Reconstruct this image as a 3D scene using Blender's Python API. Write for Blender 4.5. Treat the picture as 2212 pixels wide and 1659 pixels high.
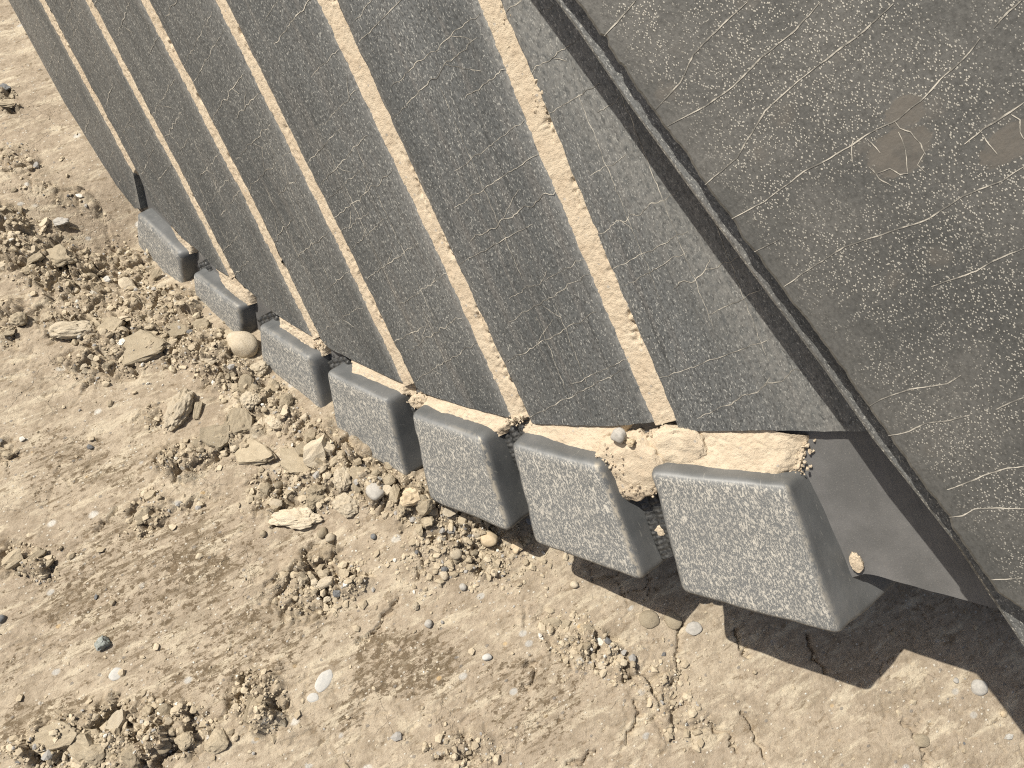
import bpy, bmesh, math, random
import numpy as np
from mathutils import Vector, Matrix, noise as mnoise

# ------------------------------------------------------------------ clear
for o in list(bpy.data.objects):
    bpy.data.objects.remove(o)
scene = bpy.context.scene
COL = scene.collection
rng = np.random.default_rng(11)
random.seed(11)

# ------------------------------------------------------------------ camera, sky, sun
PITCH, ROLL, CAM_H, FPX = math.radians(62.7316), math.radians(3.1112), 1.4, 1790.0   # FPX for a 2212 px wide picture
SUN_AZ, SUN_EL = math.radians(281.7), math.radians(61.3)
F = np.array([0, math.cos(PITCH), -math.sin(PITCH)])
_U = np.array([0, math.sin(PITCH), math.cos(PITCH)])
_R = np.array([1.0, 0, 0])
R = math.cos(ROLL) * _R + math.sin(ROLL) * _U
U = -math.sin(ROLL) * _R + math.cos(ROLL) * _U
CAM = np.array([0, 0, CAM_H])
cd = bpy.data.cameras.new('camera')
cd.sensor_width = 36.0
cd.lens = FPX / 2212.0 * 36.0
cd.clip_start = 0.05
cd.clip_end = 400
cam = bpy.data.objects.new('camera', cd)
COL.objects.link(cam)
cam.matrix_world = Matrix(((R[0], U[0], -F[0], CAM[0]), (R[1], U[1], -F[1], CAM[1]),
                           (R[2], U[2], -F[2], CAM[2]), (0, 0, 0, 1)))
scene.camera = cam

world = bpy.data.worlds.new('World')
scene.world = world
world.use_nodes = True
wt = world.node_tree
bg = wt.nodes['Background']
sky = wt.nodes.new('ShaderNodeTexSky')
sky.sky_type = 'NISHITA'
sky.sun_disc = False
sky.sun_elevation = SUN_EL
sky.sun_rotation = SUN_AZ
sky.dust_density = 5.0
sky.ozone_density = 0.3
wt.links.new(sky.outputs[0], bg.inputs[0])
bg.inputs[1].default_value = 0.060

D = np.array([math.cos(SUN_EL) * math.sin(SUN_AZ), math.cos(SUN_EL) * math.cos(SUN_AZ), math.sin(SUN_EL)])
sl = bpy.data.lights.new('sun', 'SUN')
sl.energy = 4.6
sl.angle = math.radians(0.53)
sl.color = (1.0, 0.938, 0.835)
sun = bpy.data.objects.new('sun', sl)
COL.objects.link(sun)
sun.rotation_euler = Vector(-D).to_track_quat('-Z', 'Y').to_euler()

vs = scene.view_settings
vs.view_transform = 'Standard'
vs.look = 'None'
vs.exposure = 0.22
vs.gamma = 1.0
vs.use_curve_mapping = False
scene.cycles.use_denoising = False
scene.cycles.filter_width = 1.15

# ------------------------------------------------------------------ calibration: rays, ground, bucket cylinder
CX, CY = 1106.0, 829.5
def ray(x, y):
    return F + (x - CX) / FPX * R + (CY - y) / FPX * U

# the bucket's shell is a round cylinder: generator SD (down the strips), centre line Q, radius RAD
SD = np.array([0.4619, -0.7062, -math.sqrt(1 - 0.4619 ** 2 - 0.7062 ** 2)])
E1 = np.cross(SD, [0, 0, 1.0]); E1 /= np.linalg.norm(E1)
E2 = np.cross(SD, E1)
Q = np.array([-2.2262, 1.4281])
RAD = 2.3606
U_FLAT, K_FLAT = -0.55, 0.10     # left of here the shell flattens out a little
def bulge(u):
    return K_FLAT * np.minimum(0, np.asarray(u) - U_FLAT) ** 2
ANG0, SGN = 0.0, 1.0
def _uh(X):
    ax = X @ E1 - Q[0]; ay = X @ E2 - Q[1]
    a = (np.arctan2(ay, ax) - ANG0 + np.pi) % (2 * np.pi) - np.pi
    u = SGN * a * RAD
    return u, np.hypot(ax, ay) - RAD - bulge(u)
_TS = np.linspace(0.45, 3.0, 2600)
def hit(x, y, off):
    """pixel -> point on the shell raised by off (a ray that just misses takes the nearest point)"""
    v = ray(x, y)
    f = lambda t: _uh(CAM + t * v)[1] - off
    g = _uh(CAM + _TS[:, None] * v)[1] - off
    i = np.argmax(g < 0)
    if g[i] >= 0:
        return CAM + _TS[np.argmin(g)] * v
    lo, hi = _TS[i - 1], _TS[i]
    for _ in range(30):
        m = 0.5 * (lo + hi)
        if f(m) > 0: lo = m
        else: hi = m
    return CAM + hi * v
def _ang(X):
    return math.atan2(X @ E2 - Q[1], X @ E1 - Q[0])
_k = K_FLAT; K_FLAT = 0.0
_a0 = _ang(hit(1445, 900, 0.0)); _a1 = _ang(hit(1600, 900, 0.0))
ANG0 = _a0; SGN = 1.0 if _a1 > _a0 else -1.0; K_FLAT = _k
def to_uvh(X):
    u, h = _uh(X)
    return np.array([float(u), -(X @ SD), float(h)])
def from_uvh(P):
    P = np.asarray(P, float)
    a = ANG0 + SGN * P[..., 0] / RAD
    rr = RAD + P[..., 2] + bulge(P[..., 0])
    return ((Q[0] + rr * np.cos(a))[..., None] * E1 + (Q[1] + rr * np.sin(a))[..., None] * E2
            - P[..., 1][..., None] * SD)
def uv(x, y, off=0.0):
    return to_uvh(hit(x, y, off))[:2]
def ndir(u):
    a = ANG0 + SGN * u / RAD
    return math.cos(a) * E1 + math.sin(a) * E2

# ------------------------------------------------------------------ numpy noise
def _hash(ix, iy, seed):
    h = (ix.astype(np.int64) * 374761393 + iy.astype(np.int64) * 668265263 + seed * 2147483647 * 31) & 0x7fffffff
    h = ((h ^ (h >> 13)) * 1274126177) & 0x7fffffff
    h = h ^ (h >> 16)
    return (h & 0xffff) / 65535.0
def pn(x, y, seed=0):
    ix = np.floor(x); iy = np.floor(y)
    fx = x - ix; fy = y - iy
    sx = fx * fx * fx * (fx * (fx * 6 - 15) + 10); sy = fy * fy * fy * (fy * (fy * 6 - 15) + 10)
    def g(a, b):
        th = _hash(ix + a, iy + b, seed) * 2 * np.pi
        return np.cos(th) * (fx - a) + np.sin(th) * (fy - b)
    return ((g(0, 0) * (1 - sx) + g(1, 0) * sx) * (1 - sy) + (g(0, 1) * (1 - sx) + g(1, 1) * sx) * sy) * 1.4
def fbm(x, y, oct=4, seed=0):
    s = 0; a = 1.0
    for i in range(oct):
        s = s + a * pn(x * 2 ** i, y * 2 ** i, seed + i * 17); a *= 0.5
    return s
def voro(x, y, seed=0):
    """returns F1, F2, cell random"""
    ix = np.floor(x); iy = np.floor(y)
    f1 = np.full(x.shape, 9.0); f2 = np.full(x.shape, 9.0); rid = np.zeros(x.shape)
    for a in (-1, 0, 1):
        for b in (-1, 0, 1):
            cx = ix + a; cy = iy + b
            px = cx + _hash(cx, cy, seed); py = cy + _hash(cx, cy, seed + 5)
            d = np.hypot(px - x, py - y)
            m = d < f1
            f2 = np.where(m, f1, np.minimum(f2, d))
            rid = np.where(m, _hash(cx, cy, seed + 9), rid)
            f1 = np.where(m, d, f1)
    return f1, f2, rid
def sstep(a, b, x):
    t = np.clip((x - a) / (b - a), 0, 1)
    return t * t * (3 - 2 * t)

# ------------------------------------------------------------------ object helpers
def tag(o, label=None, cat=None, group=None, kind=None):
    if label: o['label'] = label
    if cat: o['category'] = cat
    if group: o['group'] = group
    if kind: o['kind'] = kind
    return o
def link(name, me, mat=None, parent=None):
    if mat is not None and not me.materials:
        me.materials.append(mat)
    o = bpy.data.objects.new(name, me)
    COL.objects.link(o)
    if parent is not None:
        o.parent = parent
    return o
def attr(me, name, arr):
    arr = np.asarray(arr, np.float32)
    if arr.ndim == 1:
        a = me.attributes.new(name, 'FLOAT', 'POINT'); a.data.foreach_set('value', arr)
    else:
        a = me.attributes.new(name, 'FLOAT_VECTOR', 'POINT'); a.data.foreach_set('vector', arr.ravel())
def mesh_np(name, V, Fq, smooth=True):
    """mesh from vertex array and face array (all faces the same size)"""
    me = bpy.data.meshes.new(name)
    V = np.asarray(V, np.float32); Fq = np.asarray(Fq, np.int32)
    n = Fq.shape[1]
    me.vertices.add(len(V)); me.vertices.foreach_set('co', V.ravel())
    me.loops.add(Fq.size); me.loops.foreach_set('vertex_index', Fq.ravel())
    me.polygons.add(len(Fq))
    me.polygons.foreach_set('loop_start', np.arange(0, Fq.size, n, dtype=np.int32))
    me.polygons.foreach_set('loop_total', np.full(len(Fq), n, np.int32))
    me.polygons.foreach_set('use_smooth', np.full(len(Fq), smooth, bool))
    me.update(calc_edges=True); me.validate()
    return me
def grid_faces(nr, nc, off=0):
    i = np.arange(nr - 1)[:, None] * nc + np.arange(nc - 1)[None, :]
    return np.stack([i, i + 1, i + nc + 1, i + nc], -1).reshape(-1, 4) + off
def uvh_mesh(name, P, faces, smooth=True):
    P = np.asarray(P, float).reshape(-1, 3)
    me = mesh_np(name, from_uvh(P), faces, smooth)
    attr(me, 'uvh', P)
    return me
def outward(me, ref=None):
    bm = bmesh.new(); bm.from_mesh(me)
    bmesh.ops.recalc_face_normals(bm, faces=bm.faces)
    bm.to_mesh(me); bm.free(); me.update()

# ------------------------------------------------------------------ material helper
class NT:
    def __init__(self, name):
        self.m = bpy.data.materials.new(name); self.m.use_nodes = True
        self.t = self.m.node_tree; self.n = self.t.nodes; self.l = self.t.links
        self.b = self.n['Principled BSDF']
    def node(self, typ, **kw):
        x = self.n.new(typ)
        for k, v in kw.items(): setattr(x, k, v)
        return x
    def put(self, sock, v):
        if isinstance(v, bpy.types.NodeSocket): self.l.new(v, sock)
        elif v is not None: sock.default_value = v
    def attr(self, name, out='Vector'):
        a = self.node('ShaderNodeAttribute'); a.attribute_name = name
        return a.outputs[out]
    def obj(self):
        return self.node('ShaderNodeTexCoord').outputs['Object']
    def rnd(self):
        return self.node('ShaderNodeObjectInfo').outputs['Random']
    def map(self, v, scale=(1, 1, 1), rot=(0, 0, 0), loc=(0, 0, 0)):
        m = self.node('ShaderNodeMapping')
        self.put(m.inputs['Vector'], v); m.inputs['Scale'].default_value = scale
        m.inputs['Rotation'].default_value = rot; self.put(m.inputs['Location'], loc)
        return m.outputs[0]
    def noise(self, v, scale, detail=4, rough=0.55, dist=0.0):
        n = self.node('ShaderNodeTexNoise')
        self.put(n.inputs['Vector'], v); n.inputs['Scale'].default_value = scale
        n.inputs['Detail'].default_value = detail; n.inputs['Roughness'].default_value = rough
        n.inputs['Distortion'].default_value = dist
        return n.outputs['Fac']
    def voro(self, v, scale, feature='F1', rand=1.0):
        n = self.node('ShaderNodeTexVoronoi'); n.feature = feature
        self.put(n.inputs['Vector'], v); n.inputs['Scale'].default_value = scale
        n.inputs['Randomness'].default_value = rand
        return n
    def ramp(self, f, lo, hi, a=0.0, b=1.0):
        n = self.node('ShaderNodeMapRange'); n.interpolation_type = 'SMOOTHSTEP'
        self.put(n.inputs['Value'], f)
        n.inputs['From Min'].default_value = lo; n.inputs['From Max'].default_value = hi
        n.inputs['To Min'].default_value = a; n.inputs['To Max'].default_value = b
        return n.outputs[0]
    def math(self, op, a, b=None, clamp=False):
        n = self.node('ShaderNodeMath', operation=op); n.use_clamp = clamp
        self.put(n.inputs[0], a)
        if b is not None: self.put(n.inputs[1], b)
        return n.outputs[0]
    def mix(self, f, a, b):
        n = self.node('ShaderNodeMix', data_type='RGBA')
        self.put(n.inputs[0], f)
        self.put(n.inputs[6], (*a, 1) if isinstance(a, tuple) else a)
        self.put(n.inputs[7], (*b, 1) if isinstance(b, tuple) else b)
        return n.outputs[2]
    def bump(self, h, strength=0.5, dist=0.002, normal=None):
        n = self.node('ShaderNodeBump')
        self.put(n.inputs['Height'], h); n.inputs['Strength'].default_value = strength
        n.inputs['Distance'].default_value = dist
        if normal is not None: self.put(n.inputs['Normal'], normal)
        return n.outputs[0]
    def finish(self, color, rough=0.8, metal=0.0, normal=None, spec=0.3):
        self.put(self.b.inputs['Base Color'], (*color, 1) if isinstance(color, tuple) else color)
        self.put(self.b.inputs['Roughness'], rough); self.put(self.b.inputs['Metallic'], metal)
        self.put(self.b.inputs['Specular IOR Level'], spec)
        if normal is not None: self.put(self.b.inputs['Normal'], normal)
        return self.m

def mat_strip():
    t = NT('worn_steel')
    v = t.attr('uvh')
    brd = t.noise(t.map(v, (9, 2.2, 1)), 1.0, 5, 0.6)                   # broad wear bands along the strip
    streak = t.noise(t.map(v, (60, 2.2, 1)), 1.0, 5, 0.65)
    streak2 = t.noise(t.map(v, (150, 4, 1), loc=(3, 1, 0)), 1.0, 4, 0.6)
    fine = t.noise(t.map(v, (380, 190, 300)), 1.0, 4, 0.7)
    speck = t.noise(t.map(v, (620, 250, 400)), 1.0, 3, 0.6)
    c = t.mix(t.ramp(brd, 0.3, 0.7), (0.106, 0.113, 0.114), (0.190, 0.198, 0.197))
    c = t.mix(t.math('MULTIPLY', t.ramp(streak, 0.48, 0.68), 0.75), c, (0.195, 0.19, 0.18))
    c = t.mix(t.ramp(fine, 0.42, 0.66, 0.0, 0.7), c, (0.040, 0.041, 0.041))
    c = t.mix(t.ramp(streak2, 0.56, 0.70, 0.0, 0.6), c, (0.055, 0.057, 0.056))
    sp = t.math('MULTIPLY', t.ramp(speck, 0.57, 0.67), t.ramp(brd, 0.25, 0.6, 0.35, 1.0))
    c = t.mix(t.math('MULTIPLY', sp, 0.9), c, (0.54, 0.54, 0.50))
    d = t.attr('dust_sheen', 'Fac')
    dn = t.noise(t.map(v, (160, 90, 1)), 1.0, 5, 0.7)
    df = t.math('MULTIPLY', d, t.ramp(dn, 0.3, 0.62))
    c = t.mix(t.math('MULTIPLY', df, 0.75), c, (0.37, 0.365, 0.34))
    rgh = t.ramp(brd, 0.3, 0.7, 0.62, 0.5)
    nb = t.bump(fine, 0.35, 0.0008, t.bump(streak, 0.12, 0.002))
    return t.finish(c, rgh, 0.35, nb, 0.4)
def mat_side():
    t = NT('pitted_steel')
    v = t.attr('uvh')
    big = t.noise(v, 7, 5, 0.6)
    fine = t.noise(t.map(v, (260, 160, 1), (0, 0, 0.9)), 1.0, 4, 0.65)
    c = t.mix(t.ramp(big, 0.3, 0.72), (0.103, 0.104, 0.098), (0.162, 0.159, 0.147))
    c = t.mix(t.ramp(fine, 0.35, 0.75, 0.0, 0.45), c, (0.03, 0.03, 0.028))
    # smooth brownish pads
    pads = None
    for (px, py, rx, ry, s) in PADS:
        dv = t.math('MULTIPLY', t.node_len(v, px, py, rx, ry), 1.0)
        wob = t.math('MULTIPLY', t.noise(v, 30 * s, 6, 0.7), 1.1)
        m = t.ramp(t.math('ADD', dv, wob), 1.28, 1.40, 1.0, 0.0)
        pads = m if pads is None else t.math('MAXIMUM', pads, m)
    cells = t.voro(v, 26)
    sm = t.math('MULTIPLY', t.ramp(cells.outputs['Distance'], 0.22, 0.42, 1, 0), t.ramp(t.node_sep(cells.outputs['Color']), 0.72, 0.78))
    sm = t.math('MULTIPLY', sm, t.ramp(t.noise(v, 60, 4, 0.6), 0.35, 0.6))
    pads = t.math('MAXIMUM', pads, t.math('MULTIPLY', sm, 0.6))
    c = t.mix(t.math('MULTIPLY', pads, t.ramp(t.noise(v, 55, 5, 0.7), 0.30, 0.60, 0.45, 0.95)), c, (0.158, 0.145, 0.125))
    # pits, with their glints painted in as light dots
    def pits(scale, thr, dens, lo, hi):
        vv = t.map(v, (1.25, 0.85, 1), (0, 0, 0.7))
        vo = t.voro(vv, scale)
        dot = t.ramp(vo.outputs['Distance'], thr * 0.55, thr, 1, 0)
        pick = t.ramp(t.node_sep(vo.outputs['Color']), dens, dens + 0.02)
        return t.math('MULTIPLY', t.math('MULTIPLY', dot, pick), t.ramp(t.noise(v, 17, 5, 0.7), lo, hi))
    p = t.math('MAXIMUM', pits(240, 0.31, 0.55, 0.33, 0.56), pits(390, 0.40, 0.42, 0.30, 0.55))
    p = t.math('MAXIMUM', p, pits(150, 0.19, 0.80, 0.40, 0.60))
    p = t.math('MULTIPLY', p, t.math('SUBTRACT', 1.0, pads))
    p = t.math('MULTIPLY', p, t.attr('inner', 'Fac'))
    c = t.mix(t.math('MULTIPLY', p, 0.85), c, (0.52, 0.50, 0.44))
    nb = t.bump(t.math('ADD', t.math('MULTIPLY', fine, 0.5), p), 0.5, 0.0012, t.bump(t.noise(v, 30, 4, 0.6), 0.25, 0.006))
    return t.finish(c, 0.55, 0.3, nb, 0.4)
def mat_block():
    t = NT('cast_block_steel')
    v = t.attr('uvh')
    fr = t.attr('front', 'Fac')
    ox = t.math('MULTIPLY', t.rnd(), 3.0)
    cmb = t.node('ShaderNodeCombineXYZ'); t.put(cmb.inputs[0], ox); t.put(cmb.inputs[1], ox)
    v = t.map(v, loc=cmb.outputs[0])
    s1 = t.noise(t.map(v, (520, 190, 260), (0, 0, -0.12)), 1.0, 4, 0.66, 0.3)
    s2 = t.noise(t.map(v, (900, 640, 600), (0, 0, -0.12)), 1.0, 3, 0.65)
    s3 = t.noise(t.map(v, (210, 60, 100), (0, 0, -0.12)), 1.0, 3, 0.6)
    lowf = t.noise(t.map(v, (30, 14, 20)), 1.0, 4, 0.6)
    clean = t.mix(t.ramp(lowf, 0.3, 0.7), (0.115, 0.122, 0.125), (0.160, 0.166, 0.168))
    scr = t.noise(t.map(v, (700, 60, 60), (0.2, 0.1, 0.5)), 1.0, 2, 0.5)
    clean = t.mix(t.math('MULTIPLY', t.ramp(scr, 0.66, 0.74), 0.6), clean, (0.3, 0.3, 0.28))
    dusty = t.math('MAXIMUM', t.math('MULTIPLY', t.ramp(s1, 0.50, 0.59), 0.9), t.math('MULTIPLY', t.ramp(s2, 0.55, 0.63), 0.75))
    dusty = t.math('MULTIPLY', dusty, t.ramp(lowf, 0.25, 0.6, 0.6, 1.0))
    dusty = t.math('MAXIMUM', dusty, t.ramp(s3, 0.61, 0.67))
    face = t.mix(dusty, (0.17, 0.178, 0.18), (0.61, 0.585, 0.52))
    c = t.mix(fr, clean, face)
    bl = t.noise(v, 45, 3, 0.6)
    edge = t.attr('edge', 'Fac')  # highlight along the bevels, painted into the colour
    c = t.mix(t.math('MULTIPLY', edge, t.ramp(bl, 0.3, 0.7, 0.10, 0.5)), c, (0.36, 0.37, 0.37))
    rim = t.math('MULTIPLY', t.attr('rim', 'Fac'), t.ramp(t.noise(t.map(v, (120, 60, 80)), 1.0, 4, 0.7), 0.42, 0.56))
    c = t.mix(t.math('MULTIPLY', rim, 0.8), c, (0.60, 0.54, 0.43))
    nb = t.bump(t.math('ADD', t.math('MULTIPLY', s1, 1.0), t.math('MULTIPLY', s2, 0.5)), 0.5, 0.0018)
    nb2 = t.bump(t.noise(v, 120, 3, 0.6), 0.15, 0.001)
    mixn = t.node('ShaderNodeMix', data_type='VECTOR')
    t.put(mixn.inputs[0], fr); t.put(mixn.inputs[4], nb2); t.put(mixn.inputs[5], nb)
    return t.finish(c, t.ramp(fr, 0, 1, 0.52, 0.72), 0.15, mixn.outputs[1], 0.4)
def mat_shell():
    t = NT('shell_steel')
    v = t.attr('uvh')
    big = t.noise(v, 12, 5, 0.6); fine = t.noise(v, 420, 3, 0.65)
    gr = t.noise(t.map(v, (110, 10, 20)), 1.0, 4, 0.6)
    c = t.mix(t.ramp(big, 0.3, 0.7), (0.145, 0.145, 0.142), (0.215, 0.212, 0.208))
    c = t.mix(t.math('MULTIPLY', t.ramp(fine, 0.58, 0.7), 0.5), c, (0.34, 0.33, 0.3))
    c = t.mix(t.math('MULTIPLY', t.ramp(gr, 0.55, 0.75), 0.25), c, (0.2, 0.19, 0.2))
    nb = t.bump(fine, 0.3, 0.0008, t.bump(gr, 0.3, 0.003))
    return t.finish(c, 0.55, 0.3, nb, 0.4)
def mat_weld():
    t = NT('weld_metal')
    v = t.attr('uvh')
    c = t.mix(t.ramp(t.noise(v, 200, 3, 0.6), 0.35, 0.7), (0.04, 0.042, 0.043), (0.13, 0.13, 0.125))
    return t.finish(c, 0.5, 0.4, t.bump(t.noise(v, 500, 2), 0.3, 0.0008), 0.5)
def mat_dust_line():
    t = NT('dust_in_crack')
    v = t.attr('uvh')
    n = t.noise(v, 48, 5, 0.7)
    c = t.mix(t.ramp(n, 0.40, 0.62), (0.15, 0.145, 0.13), (0.54, 0.51, 0.44))
    return t.finish(c, 0.9, 0.0)
def dirt_mat(name, a, b, dark, scale=1.0, inl=True, coord='obj', bumpd=0.0016):
    t = NT(name)
    v = t.obj() if coord == 'obj' else t.attr('uvh')
    if coord == 'obj':
        cmb = t.node('ShaderNodeCombineXYZ'); r = t.math('MULTIPLY', t.rnd(), 7.0)
        for i in range(3): t.put(cmb.inputs[i], r)
        v = t.map(v, loc=cmb.outputs[0])
    n1 = t.noise(v, 28 * scale, 5, 0.65); n2 = t.noise(v, 240 * scale, 4, 0.7); n3 = t.noise(v, 620 * scale, 2, 0.6)
    c = t.mix(t.ramp(n1, 0.3, 0.7), a, b)
    c = t.mix(t.ramp(n2, 0.52, 0.72, 0.0, 0.6), c, dark)
    if inl:
        vo = t.voro(v, 130 * scale)
        m = t.math('MULTIPLY', t.ramp(vo.outputs['Distance'], 0.2, 0.3, 1, 0), t.ramp(t.node_sep(vo.outputs['Color']), 0.86, 0.88))
        c = t.mix(t.math('MULTIPLY', m, 0.7), c, (0.42, 0.40, 0.36))
    if coord == 'obj':
        hv = t.node('ShaderNodeHueSaturation')
        t.put(hv.inputs['Value'], t.ramp(t.rnd(), 0, 1, 0.82, 1.14)); t.put(hv.inputs['Color'], c)
        c = hv.outputs[0]
    h = t.math('ADD', t.math('MULTIPLY', n2, 1.0), t.math('MULTIPLY', n3, 0.5))
    return t.finish(c, 0.95, 0.0, t.bump(h, 0.7, bumpd if coord != 'obj' else 0.0022), 0.15)
def _sep(self, col):
    s = self.node('ShaderNodeSeparateColor'); self.put(s.inputs[0], col); return s.outputs[0]
NT.node_sep = _sep
def _len(self, v, px, py, rx, ry):
    m = self.map(v, (1 / rx, 1 / ry, 0), loc=(-px / rx, -py / ry, 0))
    n = self.node('ShaderNodeVectorMath', operation='LENGTH'); self.put(n.inputs[0], m)
    return n.outputs['Value']
NT.node_len = _len
def stone_mat(name, a, b, spk, rough=0.75, bd=0.0008):
    t = NT(name)
    cmb = t.node('ShaderNodeCombineXYZ'); r = t.math('MULTIPLY', t.rnd(), 9.0)
    for i in range(3): t.put(cmb.inputs[i], r)
    v = t.map(t.obj(), loc=cmb.outputs[0])
    n1 = t.noise(v, 5, 4, 0.6); n2 = t.noise(v, 32, 4, 0.7)
    c = t.mix(t.ramp(n1, 0.32, 0.68), a, b)
    c = t.mix(t.ramp(n2, 0.55, 0.7, 0.0, 0.6), c, spk)
    return t.finish(c, rough, 0.0, t.bump(n2, 0.4, 0.0008), 0.3)

# ------------------------------------------------------------------ ground height
def ground_px(x, y, z=0.0):
    q = ray(x, y)
    return CAM + q * ((z - CAM_H) / q[2])
# rubble zones in the dirt: pixel centre, radii and tilt; strength; heap height
ZONES = [(110, 560, 150, 85, 25, 1.0, .012), (20, 500, 70, 60, 0, 1.0, .015), (330, 640, 115, 70, 35, 1.0, .012), (250, 720, 190, 55, 15, 1.0, .010),
         (455, 760, 90, 60, 35, 1.0, .016), (560, 860, 110, 60, 35, 1.0, .018), (700, 980, 120, 55, 35, 1.0, .018),
         (250, 520, 80, 50, 40, .7, .006), (850, 1075, 150, 55, 22, 1.0, .014), (640, 1060, 110, 60, 0, .9, .006), (1010, 1120, 110, 45, 20, .9, .006),
         (440, 980, 110, 40, -10, .9, .005), (320, 1110, 42, 60, 15, .9, .004), (690, 1265, 105, 60, -10, .95, .008),
         (1010, 1210, 95, 38, 10, .8, .003), (60, 1215, 65, 42, 20, .95, .008), (200, 790, 90, 40, 0, .8, .004),
         (260, 1590, 210, 75, -8, 1.0, .012), (560, 1515, 62, 75, -35, 1.0, .008), (120, 1620, 120, 40, 0, .9, .006),
         (1245, 1385, 95, 55, 30, .8, .004), (1330, 1440, 70, 40, 50, .7, .002), (1440, 1480, 50, 70, 0, .5, .0),
         (15, 210, 22, 28, 0, .9, .012), (20, 320, 60, 14, 0, .5, .004), (40, 350, 55, 25, 0, .6, .004), (120, 410, 90, 18, 15, .5, .003),
         (15, 700, 30, 60, 0, .8, .006), (10, 980, 30, 30, 0, .8, .004), (420, 1090, 40, 30, 0, .4, .0),
         (1000, 1620, 90, 40, 0, .45, 0), (1480, 1560, 60, 60, 0, .35, 0), (340, 900, 30, 40, 0, .6, .002)]
DAMP = [(430, 1225, 110, 45, 8, 1.0), (370, 1300, 95, 40, 10, .8), (860, 1420, 150, 85, -5, 1.0), (760, 1520, 40, 90, 8, .8),
        (400, 1470, 150, 45, -25, .9), (90, 1540, 130, 50, -20, .9), (60, 1000, 80, 60, 0, .5), (120, 1330, 60, 40, 0, .7),
        (640, 1180, 60, 30, -20, .7), (560, 1330, 90, 35, -25, .9), (1190, 1470, 60, 40, 0, .5), (1150, 1560, 70, 30, -20, .6), (40, 1450, 60, 60, 0, .6), (310, 1250, 330, 190, -15, .80), (160, 1000, 200, 110, 0, .74), (520, 1420, 250, 110, -20, .76), (1150, 1500, 200, 120, 0, .72), (700, 1560, 60, 30, 0, .6)]
def zone_to_world(zs):
    out = []
    for z in zs:
        c = ground_px(z[0], z[1]); a = math.radians(z[4])
        ux = ground_px(z[0] + z[2] * math.cos(a), z[1] + z[2] * math.sin(a)) - c
        vx = ground_px(z[0] - z[3] * math.sin(a), z[1] + z[3] * math.cos(a)) - c
        M = np.linalg.inv(np.array([[ux[0], vx[0]], [ux[1], vx[1]]]))
        out.append((c[:2], M, z[5:]))
    return out
ZW = zone_to_world(ZONES); DW = zone_to_world(DAMP)
BLOCK_BASE = [(300, 560, -.100), (395, 612, -.066), (520, 740, -.036), (695, 908, .004), (870, 1034, .038), (925, 1078, .042)]
_bb = [ground_px(a, b, c) for a, b, c in BLOCK_BASE]
def masks(x, y):
    wx = x + 0.035 * fbm(x * 9, y * 9, 3, 71); wy = y + 0.035 * fbm(x * 9, y * 9, 3, 72)
    rub = np.zeros_like(x); heap = np.zeros_like(x); damp = np.zeros_like(x)
    wob = 0.25 * fbm(x * 22, y * 22, 3, 73)
    for c, M, p in ZW:
        a = M[0, 0] * (wx - c[0]) + M[0, 1] * (wy - c[1]); b = M[1, 0] * (wx - c[0]) + M[1, 1] * (wy - c[1])
        d = np.hypot(a, b)
        f = 1 - sstep(0.55, 1.30, d + wob)
        rub = np.maximum(rub, f * p[0])
        heap = heap + p[1] * np.exp(-1.4 * d * d)
    for c, M, p in DW:
        a = M[0, 0] * (wx - c[0]) + M[0, 1] * (wy - c[1]); b = M[1, 0] * (wx - c[0]) + M[1, 1] * (wy - c[1])
        damp = np.maximum(damp, (1 - sstep(0.5, 1.2, np.hypot(a, b))) * p[0])
    # heap pushed up against the first blocks
    bank = np.zeros_like(x); bw = np.zeros_like(x)
    for i in range(len(_bb) - 1):
        p, q = _bb[i], _bb[i + 1]
        e = q[:2] - p[:2]; L2 = e @ e
        tt = np.clip(((x - p[0]) * e[0] + (y - p[1]) * e[1]) / L2, 0, 1)
        dd = np.hypot(x - p[0] - tt * e[0], y - p[1] - tt * e[1])
        z = p[2] + tt * (q[2] - p[2])
        g = np.exp(-(dd / np.where(z < 0, 0.16, 0.085)) ** 2)
        bank = np.where(g > bw, z * g, bank); bw = np.maximum(bw, g)
    return rub, heap + bank, damp
def far_fade(x, y):
    r = np.hypot(x, y - 0.8)
    return 1 - sstep(2.5, 5.0, r)
# open cracks in the crust, pixel polylines
CRACKS = [[(655, 1195), (668, 1180), (690, 1172)], [(905, 1190), (916, 1222), (900, 1245)], [(1475, 1225 + 120), (1462, 1390), (1470, 1440), (1452, 1480)],
          [(1590, 1300 + 60), (1602, 1400), (1620, 1420)], [(1535, 1560), (1580, 1590), (1590, 1620)], [(1600, 1540), (1640, 1600), (1655, 1640)],
          [(1375, 1515), (1388, 1548), (1362, 1578), (1355, 1595)], [(860, 1290), (845, 1320), (822, 1335)], [(250, 1095), (226, 1130), (210, 1150)],
          [(470, 1560), (495, 1530), (520, 1500), (560, 1480)], [(1140, 1430), (1155, 1455), (1140, 1490)], [(1255, 1400), (1280, 1432), (1290, 1445)],
          [(1225, 1650), (1255, 1640), (1290, 1620)], [(940, 1640), (980, 1630), (1050, 1640)], [(770, 1385), (800, 1370), (830, 1350)], [(1330, 1400), (1350, 1440), (1345, 1470)],
          [(1745, 1370), (1760, 1420), (1790, 1460)], [(1950, 1560), (1990, 1600), (2010, 1650)]]
CW = []
for pl in CRACKS:
    pts = [ground_px(a, b)[:2] for a, b in pl]; out = [pts[0]]
    for p, q in zip(pts[:-1], pts[1:]):
        n = 7
        for k in range(1, n + 1):
            out.append(p + (q - p) * k / n + rng.normal(0, 0.0035, 2))
    CW.append(np.array(out))
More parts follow.
